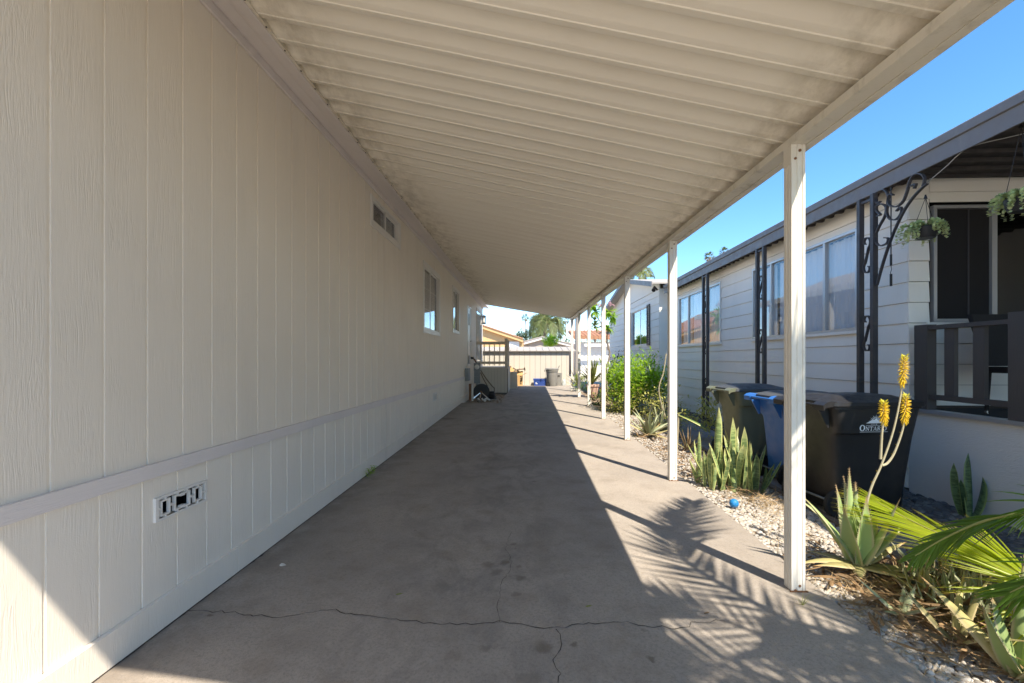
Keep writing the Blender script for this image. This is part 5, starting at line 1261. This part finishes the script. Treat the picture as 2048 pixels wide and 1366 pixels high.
# debris patch
rr = random.Random(21); mb = MB()
for k in range(420):
    x = rr.uniform(-1.95, -.83); y = rr.uniform(13.55, 16.8); mb.cur = (0, 0, rr.random()); blade(mb, (x, y, G(y)-.05+rr.uniform(0, .04)), rr.uniform(0, 6.28), rr.uniform(-.2, .6), rr.uniform(.04, .14), .03, .4, 2, 'leaf', 0, .2, 0, rr.random())
tag(mb.build('leaf_litter', M['brownleaf']), 'dry leaf litter and scraps heaped on the bare patch by the landing', kind='stuff')
o = MB()
for k in range(7): x = rr.uniform(-1.6, -1.0); y = rr.uniform(13.7, 14.6); o.tube([(x, y, G(y)-.02), (x+rr.uniform(-.15, .15), y, G(y)+.05)], .03, 6)
tag(o.build('white_pipe_scraps', M['white']), 'few white pipe offcuts lying before the hose reel', 'scraps')

# ------------------------------------------------------------------ back shed and clutter
YS = 20.95; xa, xb2 = -2.6, 1.86; zs = 1.5+(717-701.5)/910*YS
sh = thing('low_shed', 'low cream boarded shed with shallow metal roof closing the driveway', 'shed', (0, YS, G(21)))
mb = MB(); mb.box(xa, xb2-.02, YS+.05, YS+1.7, .27, zs-.02); mb.build('wall_core', M['shed'], sh)
x = xa
while x < xb2-.01: mb = MB(); mb.box(x, min(x+.2425, xb2)-.010, YS, YS+.03, G(21), zs); mb.build('wall_board', M['shed'], sh); x += .2425
mb = MB(); mb.box(xa, xb2, YS+.031, YS+.045, .27, zs); mb.build('board_backing', M['timber'], sh)
x = xa-.05; zr = 1.5+(717-693.5)/910*(YS+1.5)
while x < xb2+.1:
    mb = MB(); x2 = x+.30; P1 = [(x, .0), (x+.012, .028), (x+.035, .028), (x+.047, 0), (x2, 0)]
    r1 = [mb.P((a, YS-.12, zs+.0+b)) for a, b in P1]; r2 = [mb.P((a, YS+1.6, zr+b)) for a, b in P1]
    r3 = [mb.P((a, YS-.12, zs-.03)) for a, b in P1]
    for k in range(4): mb.F(r1[k], r1[k+1], r2[k+1], r2[k]); mb.F(r3[k], r3[k+1], r1[k+1], r1[k])
    mb.build('roof_sheet', M['shedroof'], sh); x += .30
def P_(x, y, Y): return onY(x, y, Y)
cb = thing('cardboard_box', 'large open brown cardboard box by the landing steps', 'box', (-.4, 20.3, G(20)))
a = P_(1022, 750, 20.2); b = P_(1045, 750, 20.2); z1_ = P_(1030, 750, 20.2).z
o = MB(); o.box(a.x-.1, b.x, 20.42, 20.85, G(20), z1_); o.build('carton', M['cardboard'], cb)
o = MB(); o.hexa([(a.x-.1, 20.43, z1_), (b.x, 20.43, z1_), (b.x+.02, 20.50, z1_+.16), (a.x-.1, 20.50, z1_+.16), (a.x-.1, 20.44, z1_+.01), (b.x, 20.44, z1_+.01), (b.x+.02, 20.51, z1_+.17), (a.x-.1, 20.51, z1_+.17)]); o.build('flap', M['cardboard'], cb)
o = MB(); o.hexa([(b.x, 20.2, z1_), (b.x+.01, 20.2, z1_), (b.x+.01, 20.7, z1_), (b.x, 20.7, z1_), (b.x+.16, 20.2, z1_+.10), (b.x+.17, 20.2, z1_+.10), (b.x+.17, 20.7, z1_+.06), (b.x+.16, 20.7, z1_+.06)]); o.build('flap', M['cardboard'], cb)
o = MB()
for k in range(5): o.box(b.x-.115, b.x-.045, 20.416, 20.4185, G(20)+.08+k*.08, G(20)+.13+k*.08)
o.build('printed_marks', M['ink'], cb)
o = MB(); o.hexa([(a.x-.15, 20.45, z1_), (a.x+.35, 20.45, z1_), (a.x+.35, 20.46, z1_), (a.x-.15, 20.46, z1_), (a.x-.15, 20.6, z1_+.45), (a.x-.05, 20.6, z1_+.42), (a.x-.05, 20.61, z1_+.42), (a.x-.15, 20.61, z1_+.45)]); tag(o.build('cardboard_sheet', M['cardboard']), 'folded brown cardboard sheet sticking up out of the box', 'cardboard')
o = MB()
for (p, q) in (((1028, 742), (1040, 738)), ((1026, 736), (1037, 742)), ((1035, 739), (1050, 738)), ((1049, 735), (1050, 741))): A = P_(*p, 20.35); B = P_(*q, 20.45); o.beam(A, B, .04, .05)
tag(o.build('timber_scraps', M['timber']), 'short timber offcuts piled on top of the cardboard box', 'scraps')
cl = thing('cooler_box', 'small blue plastic cooler beside the grey trash can', 'cooler', (.55, 20.5, G(20)))
a = P_(1067, 760, 20.45).x; b = P_(1092, 760, 20.45).x; zt2 = P_(1070, 757.5, 20.45).z
o = MB(); o.loft([[(a+.03, 20.45, G(20)), (b-.03, 20.45, G(20)), (b-.03, 20.8, G(20)), (a+.03, 20.8, G(20))], [(a, 20.43, zt2-.06), (b, 20.43, zt2-.06), (b, 20.82, zt2-.06), (a, 20.82, zt2-.06)]]); o.build('body', M['cooler'], cl)
o = MB(); o.box(a-.01, b+.01, 20.42, 20.83, zt2-.058, zt2); o.build('lid', M['cooler'], cl)
o = MB()
for k in range(7): th = R(60+k*40); th2 = R(60+(k+1)*40); o.poly([(a+.14+.05*math.cos(th), 20.4375, .40+.05*math.sin(th)), (a+.14+.05*math.cos(th2), 20.4375, .40+.05*math.sin(th2)), (a+.14+.025*math.cos(th2), 20.4375, .40+.025*math.sin(th2)), (a+.14+.025*math.cos(th), 20.4375, .40+.025*math.sin(th))])
o.build('white_mark', M['emblem'], cl)
tc = thing('trash_can', 'large weathered grey trash can in front of the shed', 'trash can', (1.05, 20.35, G(20)))
cx_ = (P_(1093, 760, 20.35).x+P_(1115, 760, 20.35).x)/2; zt3 = P_(1100, 737, 20.35).z; g_ = G(20)
o = MB(); o.lathe([(.20, 0), (.215, .03), (.26, zt3-g_-.14), (.285, zt3-g_-.13), (.285, zt3-g_-.05)], (cx_, 20.4, g_), 22); o.build('body', M['greycan'], tc, True)
o = MB(); o.lathe([(.30, zt3-g_-.05), (.31, zt3-g_-.04), (.30, zt3-g_-.0), (.25, zt3-g_+.02), (.0, zt3-g_+.03)], (cx_, 20.4, g_), 22); o.tube([(cx_-.26, 20.2, zt3-.03), (cx_-.34, 20.15, zt3-.06), (cx_-.33, 20.15, zt3-.14)], .02, 6); o.tube([(cx_+.26, 20.3, zt3), (cx_+.33, 20.3, zt3+.13)], .02, 6); o.build('lid', M['greycan'], tc, True)
o = MB(); o.lathe([(.0, -.03), (.08, -.03), (.08, .03), (.0, .03)], (0, 0, 0), 14); o.v = [(cx_-.17+u, 20.2+w_, g_+.08+v) for u, v, w_ in o.v]; o.build('wheel', M['rubber'], tc, True)
a = P_(1113.5, 760, 20.6).x; b = P_(1124, 760, 20.6).x; zt4 = P_(1118, 746, 20.6).z
o = MB(); o.loft([[(a+.02, 20.6, g_), (b-.02, 20.6, g_), (b-.02, 20.9, g_), (a+.02, 20.9, g_)], [(a, 20.58, zt4), (b, 20.58, zt4), (b, 20.92, zt4), (a, 20.92, zt4)]]); sb = thing('waste_basket', 'narrow grey waste basket right of the large trash can', 'bin', (1.4, 20.6, g_)); o.build('body', M['greycan'], sb)
o = MB(); o.box(a+.04, a+.14, 20.578-.006, 20.578, zt4-.15, zt4-.11); o.build('hand_slot', M['dark'], sb)
o = MB(); cj = P_(1128, 762, 20.8); o.lathe([(.08, 0), (.085, .02), (.085, .20), (.05, .27), (.02, .30), (.02, .33)], (cj.x, 20.8, g_), 14); tag(o.build('water_jug', M['water'], None, True), 'clear plastic water jug beside the waste basket', 'jug')

# ------------------------------------------------------------------ houses, trees and palms beyond
def gable_house(name, lab, Y, pts, wall_mat, fas_mat, zbot, depth=9, extra=None):
    """pts: roof outline left to right in (x, z) at distance Y"""
    t = thing(name, lab, 'house', (pts[0][0], Y, .33)); n = len(pts)
    o = MB(); prof_ = [(pts[0][0]+.15, zbot)]+[(x, z-.12) for x, z in pts]+[(pts[-1][0]-.15, zbot)]
    o.loft([[(x, Y, z) for x, z in prof_], [(x, Y+depth, z) for x, z in prof_]]); o.build('wall', wall_mat, t)
    for (a, b) in zip(pts, pts[1:]):
        o = MB(); o.hexa([(a[0], Y-.28, a[1]-.22), (b[0]-.004, Y-.28, b[1]-.22), (b[0]-.004, Y+.0, b[1]-.22), (a[0], Y+.0, a[1]-.22), (a[0], Y-.28, a[1]-.02), (b[0]-.004, Y-.28, b[1]-.02), (b[0]-.004, Y, b[1]-.02), (a[0], Y, a[1]-.02)]); o.build('fascia', fas_mat, t)
        o = MB(); o.hexa([(a[0], Y-.33, a[1]-.018), (b[0]-.004, Y-.33, b[1]-.018), (b[0]-.004, Y+depth, b[1]-.018), (a[0], Y+depth, a[1]-.018), (a[0], Y-.33, a[1]+.06), (b[0]-.004, Y-.33, b[1]+.06), (b[0]-.004, Y+depth, b[1]+.06), (a[0], Y+depth, a[1]+.06)]); o.build('roof', M['tile'] if fas_mat == M['orange'] else M['shedroof'], t)
    return t
def px2(L, Y): return [(onY(x, y, Y).x, onY(x, y, Y).z) for x, y in L]
oh = gable_house('orange_house', 'orange-tan house with long sloping gable beyond the shed', 30, px2([(880, 608), (968, 652), (1046, 678)], 30), M['orange'], M['orange'], .3)
q = px2([(1017, 683), (1038.5, 700)], 29.9); o = MB(); o.box(q[0][0], q[1][0], 29.93, 29.98, .4, q[0][1]); o.build('garage_panel', M['white'], oh)
gable_house('grey_house', 'pale grey gabled house with white fascia behind the queen palm', 37, px2([(1040, 686), (1084, 674), (1143, 688.5)], 37), M['housegrey'], M['white'], .3)
th_ = thing('tiled_house', 'white house with red clay tile roof seen between the far posts', 'house', (4, 31, .33))
a = P_(1158, 688, 31); b = P_(1226, 668, 31)
o = MB(); o.box(a.x, 9.5, 31, 39, .3, P_(1160, 684, 31).z); o.build('wall', M['white'], th_)
o = MB(); o.box(P_(1166, 690, 31).x, P_(1216, 690, 31).x, 30.2, 30.3, P_(1166, 693, 30.2).z, P_(1166, 687.5, 30.2).z); o.build('balcony_rail', M['white'], th_)
o = MB()
for k in range(16): x = P_(1168, 690, 31).x+k*.11; o.beam((x, 30.9, P_(1166, 684, 31).z), (x+.25, 30.9, P_(1166, 677, 31).z), .03, .03, (0,1,0)); o.beam((x+.25, 30.86, P_(1166, 684, 31).z), (x, 30.86, P_(1166, 677, 31).z), .03, .03, (0,1,0))
o.build('lattice', M['timber'], th_)
for k in range(24):
    o = MB(); x = a.x-.3+k*.27; o.tube([(x, 30.3, P_(1166, 676, 31).z), (x, 34.5, P_(1166, 668, 31).z+.35)], .15, 8); o.build('roof_tile', M['tile'], th_)
def leaf_tree(name, lab, c, rad, n, size, mat, base, tr, seed, cat='tree'):
    rr = random.Random(seed); t = thing(name, lab, cat, base)
    mb = MB(); foliage(mb, c, rad, n, size, rr, .45); mb.build('crown', mat, t)
    o = MB(); o.tube([base, tuple((Vector(base)+Vector(c))/2), c], [tr, tr*.8, tr*.4], 8); o.build('trunk', M['bark'], t)
    return t
c = P_(1052, 673, 60); leaf_tree('round_tree', 'dense dark green tree behind the orange house roof', tuple(c), (1.3, 1.2, .75), 1300, .3, M['tree'], (c.x, 60, .3), .15, 51)
c = P_(1074, 674, 62); leaf_tree('round_tree', 'dark green tree partly behind the queen palm crown', tuple(c), (1.2, 1.2, .6), 900, .3, M['tree'], (c.x, 62, .3), .15, 52)
c = P_(1100, 684, 27); leaf_tree('round_tree', 'bright yellow-green feathery shrub rising over the shed roof', tuple(c), (.42, .5, .32), 1100, .14, M['bush'], (c.x, 27, .3), .05, 53)
c = P_(1128, 686, 60); leaf_tree('round_tree', 'low dark tree line between the grey house and the palm trunk', tuple(c), (3.2, 1.2, .7), 900, .3, M['tree'], (c.x, 60, .3), .12, 54)
def feather_palm(name, lab, base, top, nf, L, lw_, mat, seed, r=.16, N_=30, droop=1.3, group=None, lean=0, thatch=False, ll=.7):
    rr = random.Random(seed); t = thing(name, lab, 'palm', tuple(base), 0, group); B = Vector(base); T_ = Vector(top)
    o = MB(); P = smooth_path([B, B.lerp(T_, .5)+Vector((lean, 0, 0)), T_], 6); o.tube(P, [r*(1.15-.35*i/(len(P)-1)) for i in range(len(P))], 10)
    for k in range(1, int((T_-B).length/.35)): q = B.lerp(T_, k*.35/(T_-B).length)
    o.build('trunk', M['palmbark'], t, True)
    for k in range(nf):
        a = k*2.4+rr.uniform(-.2, .2); e = R(rr.uniform(5, 78)); l = L*rr.uniform(.85, 1.1)
        d = Vector((math.cos(a)*math.cos(e), math.sin(a)*math.cos(e), math.sin(e)))
        h = Vector((math.cos(a), math.sin(a), 0))
        pts = [T_, T_+d*l*.4, T_+d*l*.55+h*l*.22+Vector((0,0,-.10*l)), T_+d*l*.55+h*l*.42+Vector((0,0,-.50*l*droop*.7))]
        frond(t, pts, N_, l*ll*.5, R(60), droop, lw_, mat, M['rachis'], seed*50+k, 3, True, r0=.02)
    if thatch:
        mb = MB()
        for k in range(60): a = rr.uniform(0, 6.28); blade(mb, T_+Vector((0, 0, -.1)), a, R(rr.uniform(-70, -20)), l*.6, .12, .5, 3, 'leaf', 0, .2, 0, rr.random())
        mb.build('dead_skirt', M['drypalm'], t)
    return t
b = P_(1086, 700, 44); tp = P_(1092, 652, 44); feather_palm('queen_palm', 'large drooping queen palm rising behind the shed and grey house', (b.x-.4, 44, .3), tuple(tp), 30, 2.2, .10, M['qpalm'], 61, .2, 26, 1.8, ll=.9)
b = P_(1154, 760, 24.5); feather_palm('tall_palm', 'tall grey palm trunk standing behind the far right post of the carport', (b.x-.05, 24.5, .3), (b.x+.0, 24.5, 5.2), 14, 1.3, .06, M['qpalm'], 62, .085, 24, 1.2)
def fan_palm(lab, cx, cy, Y, R_, tr, seed, zb=.3, group='distant fan palms on the skyline'):
    rr = random.Random(seed); c = P_(cx, cy, Y); t = thing('fan_palm', lab, 'palm', (c.x, Y, zb), 0, group)
    o = MB(); o.tube([(c.x+.2, Y, zb), (c.x+.1, Y, c.z*.5), tuple(c)], [tr*1.3, tr, tr*.9], 7); o.build('trunk', M['palmbark'], t)
    mb = MB(); dk = MB()
    for k in range(34):
        a = rr.uniform(0, 6.28); e = R(rr.uniform(-50, 80)); d = Vector((math.cos(a)*math.cos(e), math.sin(a)*math.cos(e), math.sin(e))); q = c+d*R_*.45
        m_ = dk if e < R(-15) else mb
        for j in range(9): aa = a+(j-4)*.22; blade(m_, q, aa, e-.1*abs(j-4), R_*.6, R_*.09, .6, 3, 'x', 0, .2, 0, rr.random())
    mb.build('crown', M['tree'] if False else M['qpalm'], t)
    if dk.v: dk.build('dead_skirt', M['drypalm'], t)
fan_palm('distant slim fan palm left of the big drooping palm', 1050.5, 635, 95, 1.0, .12, 71)
fan_palm('distant fan palm with crown half hidden by the far carport edge', 1131.5, 641, 95, .9, .12, 72)
fan_palm('distant small palm half hidden behind the drooping queen palm', 1064, 645, 110, 1.0, .1, 76)
fan_palm('small palm top peeking over the neighbouring roof, left of the two', 1419.5, 514, 46, .62, .12, 73)
fan_palm('small palm top peeking over the neighbouring roof, right of the two', 1448, 504, 46, .55, .12, 74)
fan_palm('short dry palm visible under the plumeria between the far posts', 1189, 662, 48, .5, .12, 75)
c = P_(1279, 552, 30); feather_palm('queen_palm', 'small arching palm top above the gabled wing roof', (c.x, 30, .3), tuple(c), 16, 1.2, .06, M['qpalm'], 66, .1, 20, 1.2)

# ------------------------------------------------------------------ small things on the ground
b_ = gnd(1468, 1014); o = MB()
for q in ico(3)[0]:
    g_r = 1-.05*max(0, 1-abs(q.z-.15)*18)-.05*max(0, 1-abs(q.x*.6+q.z*.8+.1)*18)-.18*max(0, 1-(q-Vector((-.25, -.85, .45)).normalized()).length*7); o.P((b_.x+q.x*.043*g_r, b_.y+q.y*.043*g_r, G(b_.y)+.035+q.z*.043*g_r))
for f in ico(3)[1]: o.F(*f)
tag(o.build('ball', M['ball'], None, 'all'), 'small blue rubber ball lying on the white pebbles', 'ball')
t = thing('weed_plant', 'small green weed sprouting at the foot of the cream wall', 'weed', (-1.95, 5.38, G(5.4))); rr = random.Random(3); mb = MB()
for s in range(5):
    c0 = Vector((-1.94+rr.uniform(-.02, .05), 5.38+rr.uniform(-.06, .06), G(5.4))); top = c0+Vector((rr.uniform(0, .08), rr.uniform(-.08, .08), rr.uniform(.06, .13)))
    for k in range(11): a = k*2.4; blade(mb, c0.lerp(top, .3+.7*k/10), a, R(25), .055, .016, .8, 3, 'leaf', 0, .3, 0, rr.random())
mb.build('foliage', M['bush'], t)
t = thing('grass_tuft', 'tiny grass tuft growing through the concrete by the near post', 'grass', (1.62, 2.75, G(2.75))); mb = MB()
for k in range(16): blade(mb, (1.62+rr.uniform(-.012, .012), 2.76, G(2.76)), rr.uniform(0, 6.28), R(rr.uniform(35, 80)), rr.uniform(.05, .10), .003, .5, 4, 'x', 0, .2, 0, rr.random())
mb.build('blades', M['yucca'], t)
p = gnd(565, 1131); o = MB(); vs = [Vector((.025*math.cos(k*1.05)*rr.uniform(.6, 1.2), .02*math.sin(k*1.05)*rr.uniform(.6, 1.2), rr.uniform(.001, .012))) for k in range(6)]; o.poly([p+v for v in vs]); o.poly([p+Vector((v.x*.6, v.y*.6, v.z+.008)) for v in vs[::-1]])
tag(o.build('paper_scrap', M['white']), 'crumpled white paper scrap on the shaded concrete', 'litter')
for (x, y, lab) in ((1178, 1214, 'small fallen leaf right of the crack on the shaded driveway'), (798, 1190, 'tiny pale fallen leaf left of the oil spots'), (1415, 1228, 'dark twig scrap in the dappled light')):
    p = gnd(x, y); o = MB(); blade(o, (p.x-.02, p.y, G(p.y)+.003), R(rr.uniform(0, 60)), .1, .045, .014, .3, 4, 'leaf', .001, .3, 0, .3); tag(o.build('fallen_leaf', M['brownleaf'] if x > 1300 else M['yucca']), lab, 'leaf')
# litter: straw, brown leaves in the beds
mb = MB(); rr = random.Random(31)
for k in range(2600):
    z_ = rr.random()
    if z_ < .45: x = rr.gauss(2.3, .22); y = rr.gauss(2.75, .32)
    elif z_ < .7: x = rr.gauss(2.36, .16); y = rr.gauss(4.75, .35)
    else: x = rr.uniform(1.9, 2.68); y = rr.uniform(2.0, 12)
    if not (EX-.01 < x < 2.9 and y > 1.9): continue
    blade(mb, (x, y, G(y)-.01+rr.uniform(0, .035)), rr.uniform(0, 6.28), rr.uniform(-.12, .5), rr.uniform(.05, .20), .004, rr.uniform(0, .6), 3, 'x', 0, .2, 0, rr.random())
tag(mb.build('dry_straw', M['straw']), 'dry straw and roots strewn over the white pebbles', kind='stuff')
mb = MB()
for k in range(950):
    z_ = rr.random()
    if z_ < .82: x = rr.gauss(2.42, .25); y = rr.gauss(2.75, .35)
    else: x = rr.uniform(1.9, 2.65); y = rr.uniform(4.6, 9)
    if not (EX+.02 < x < 3.0 and y > 1.9): continue
    blade(mb, (x, y, G(y)+rr.uniform(0, .05)), rr.uniform(0, 6.28), rr.uniform(-.2, .5), rr.uniform(.05, .22), rr.uniform(.012, .03), rr.uniform(-.2, .8), 4, 'leaf', 0, .4, rr.uniform(-1, 1), rr.random())
tag(mb.build('dead_leaves', M['brownleaf']), 'curled brown dead leaves between the aloes and pebbles', kind='stuff')
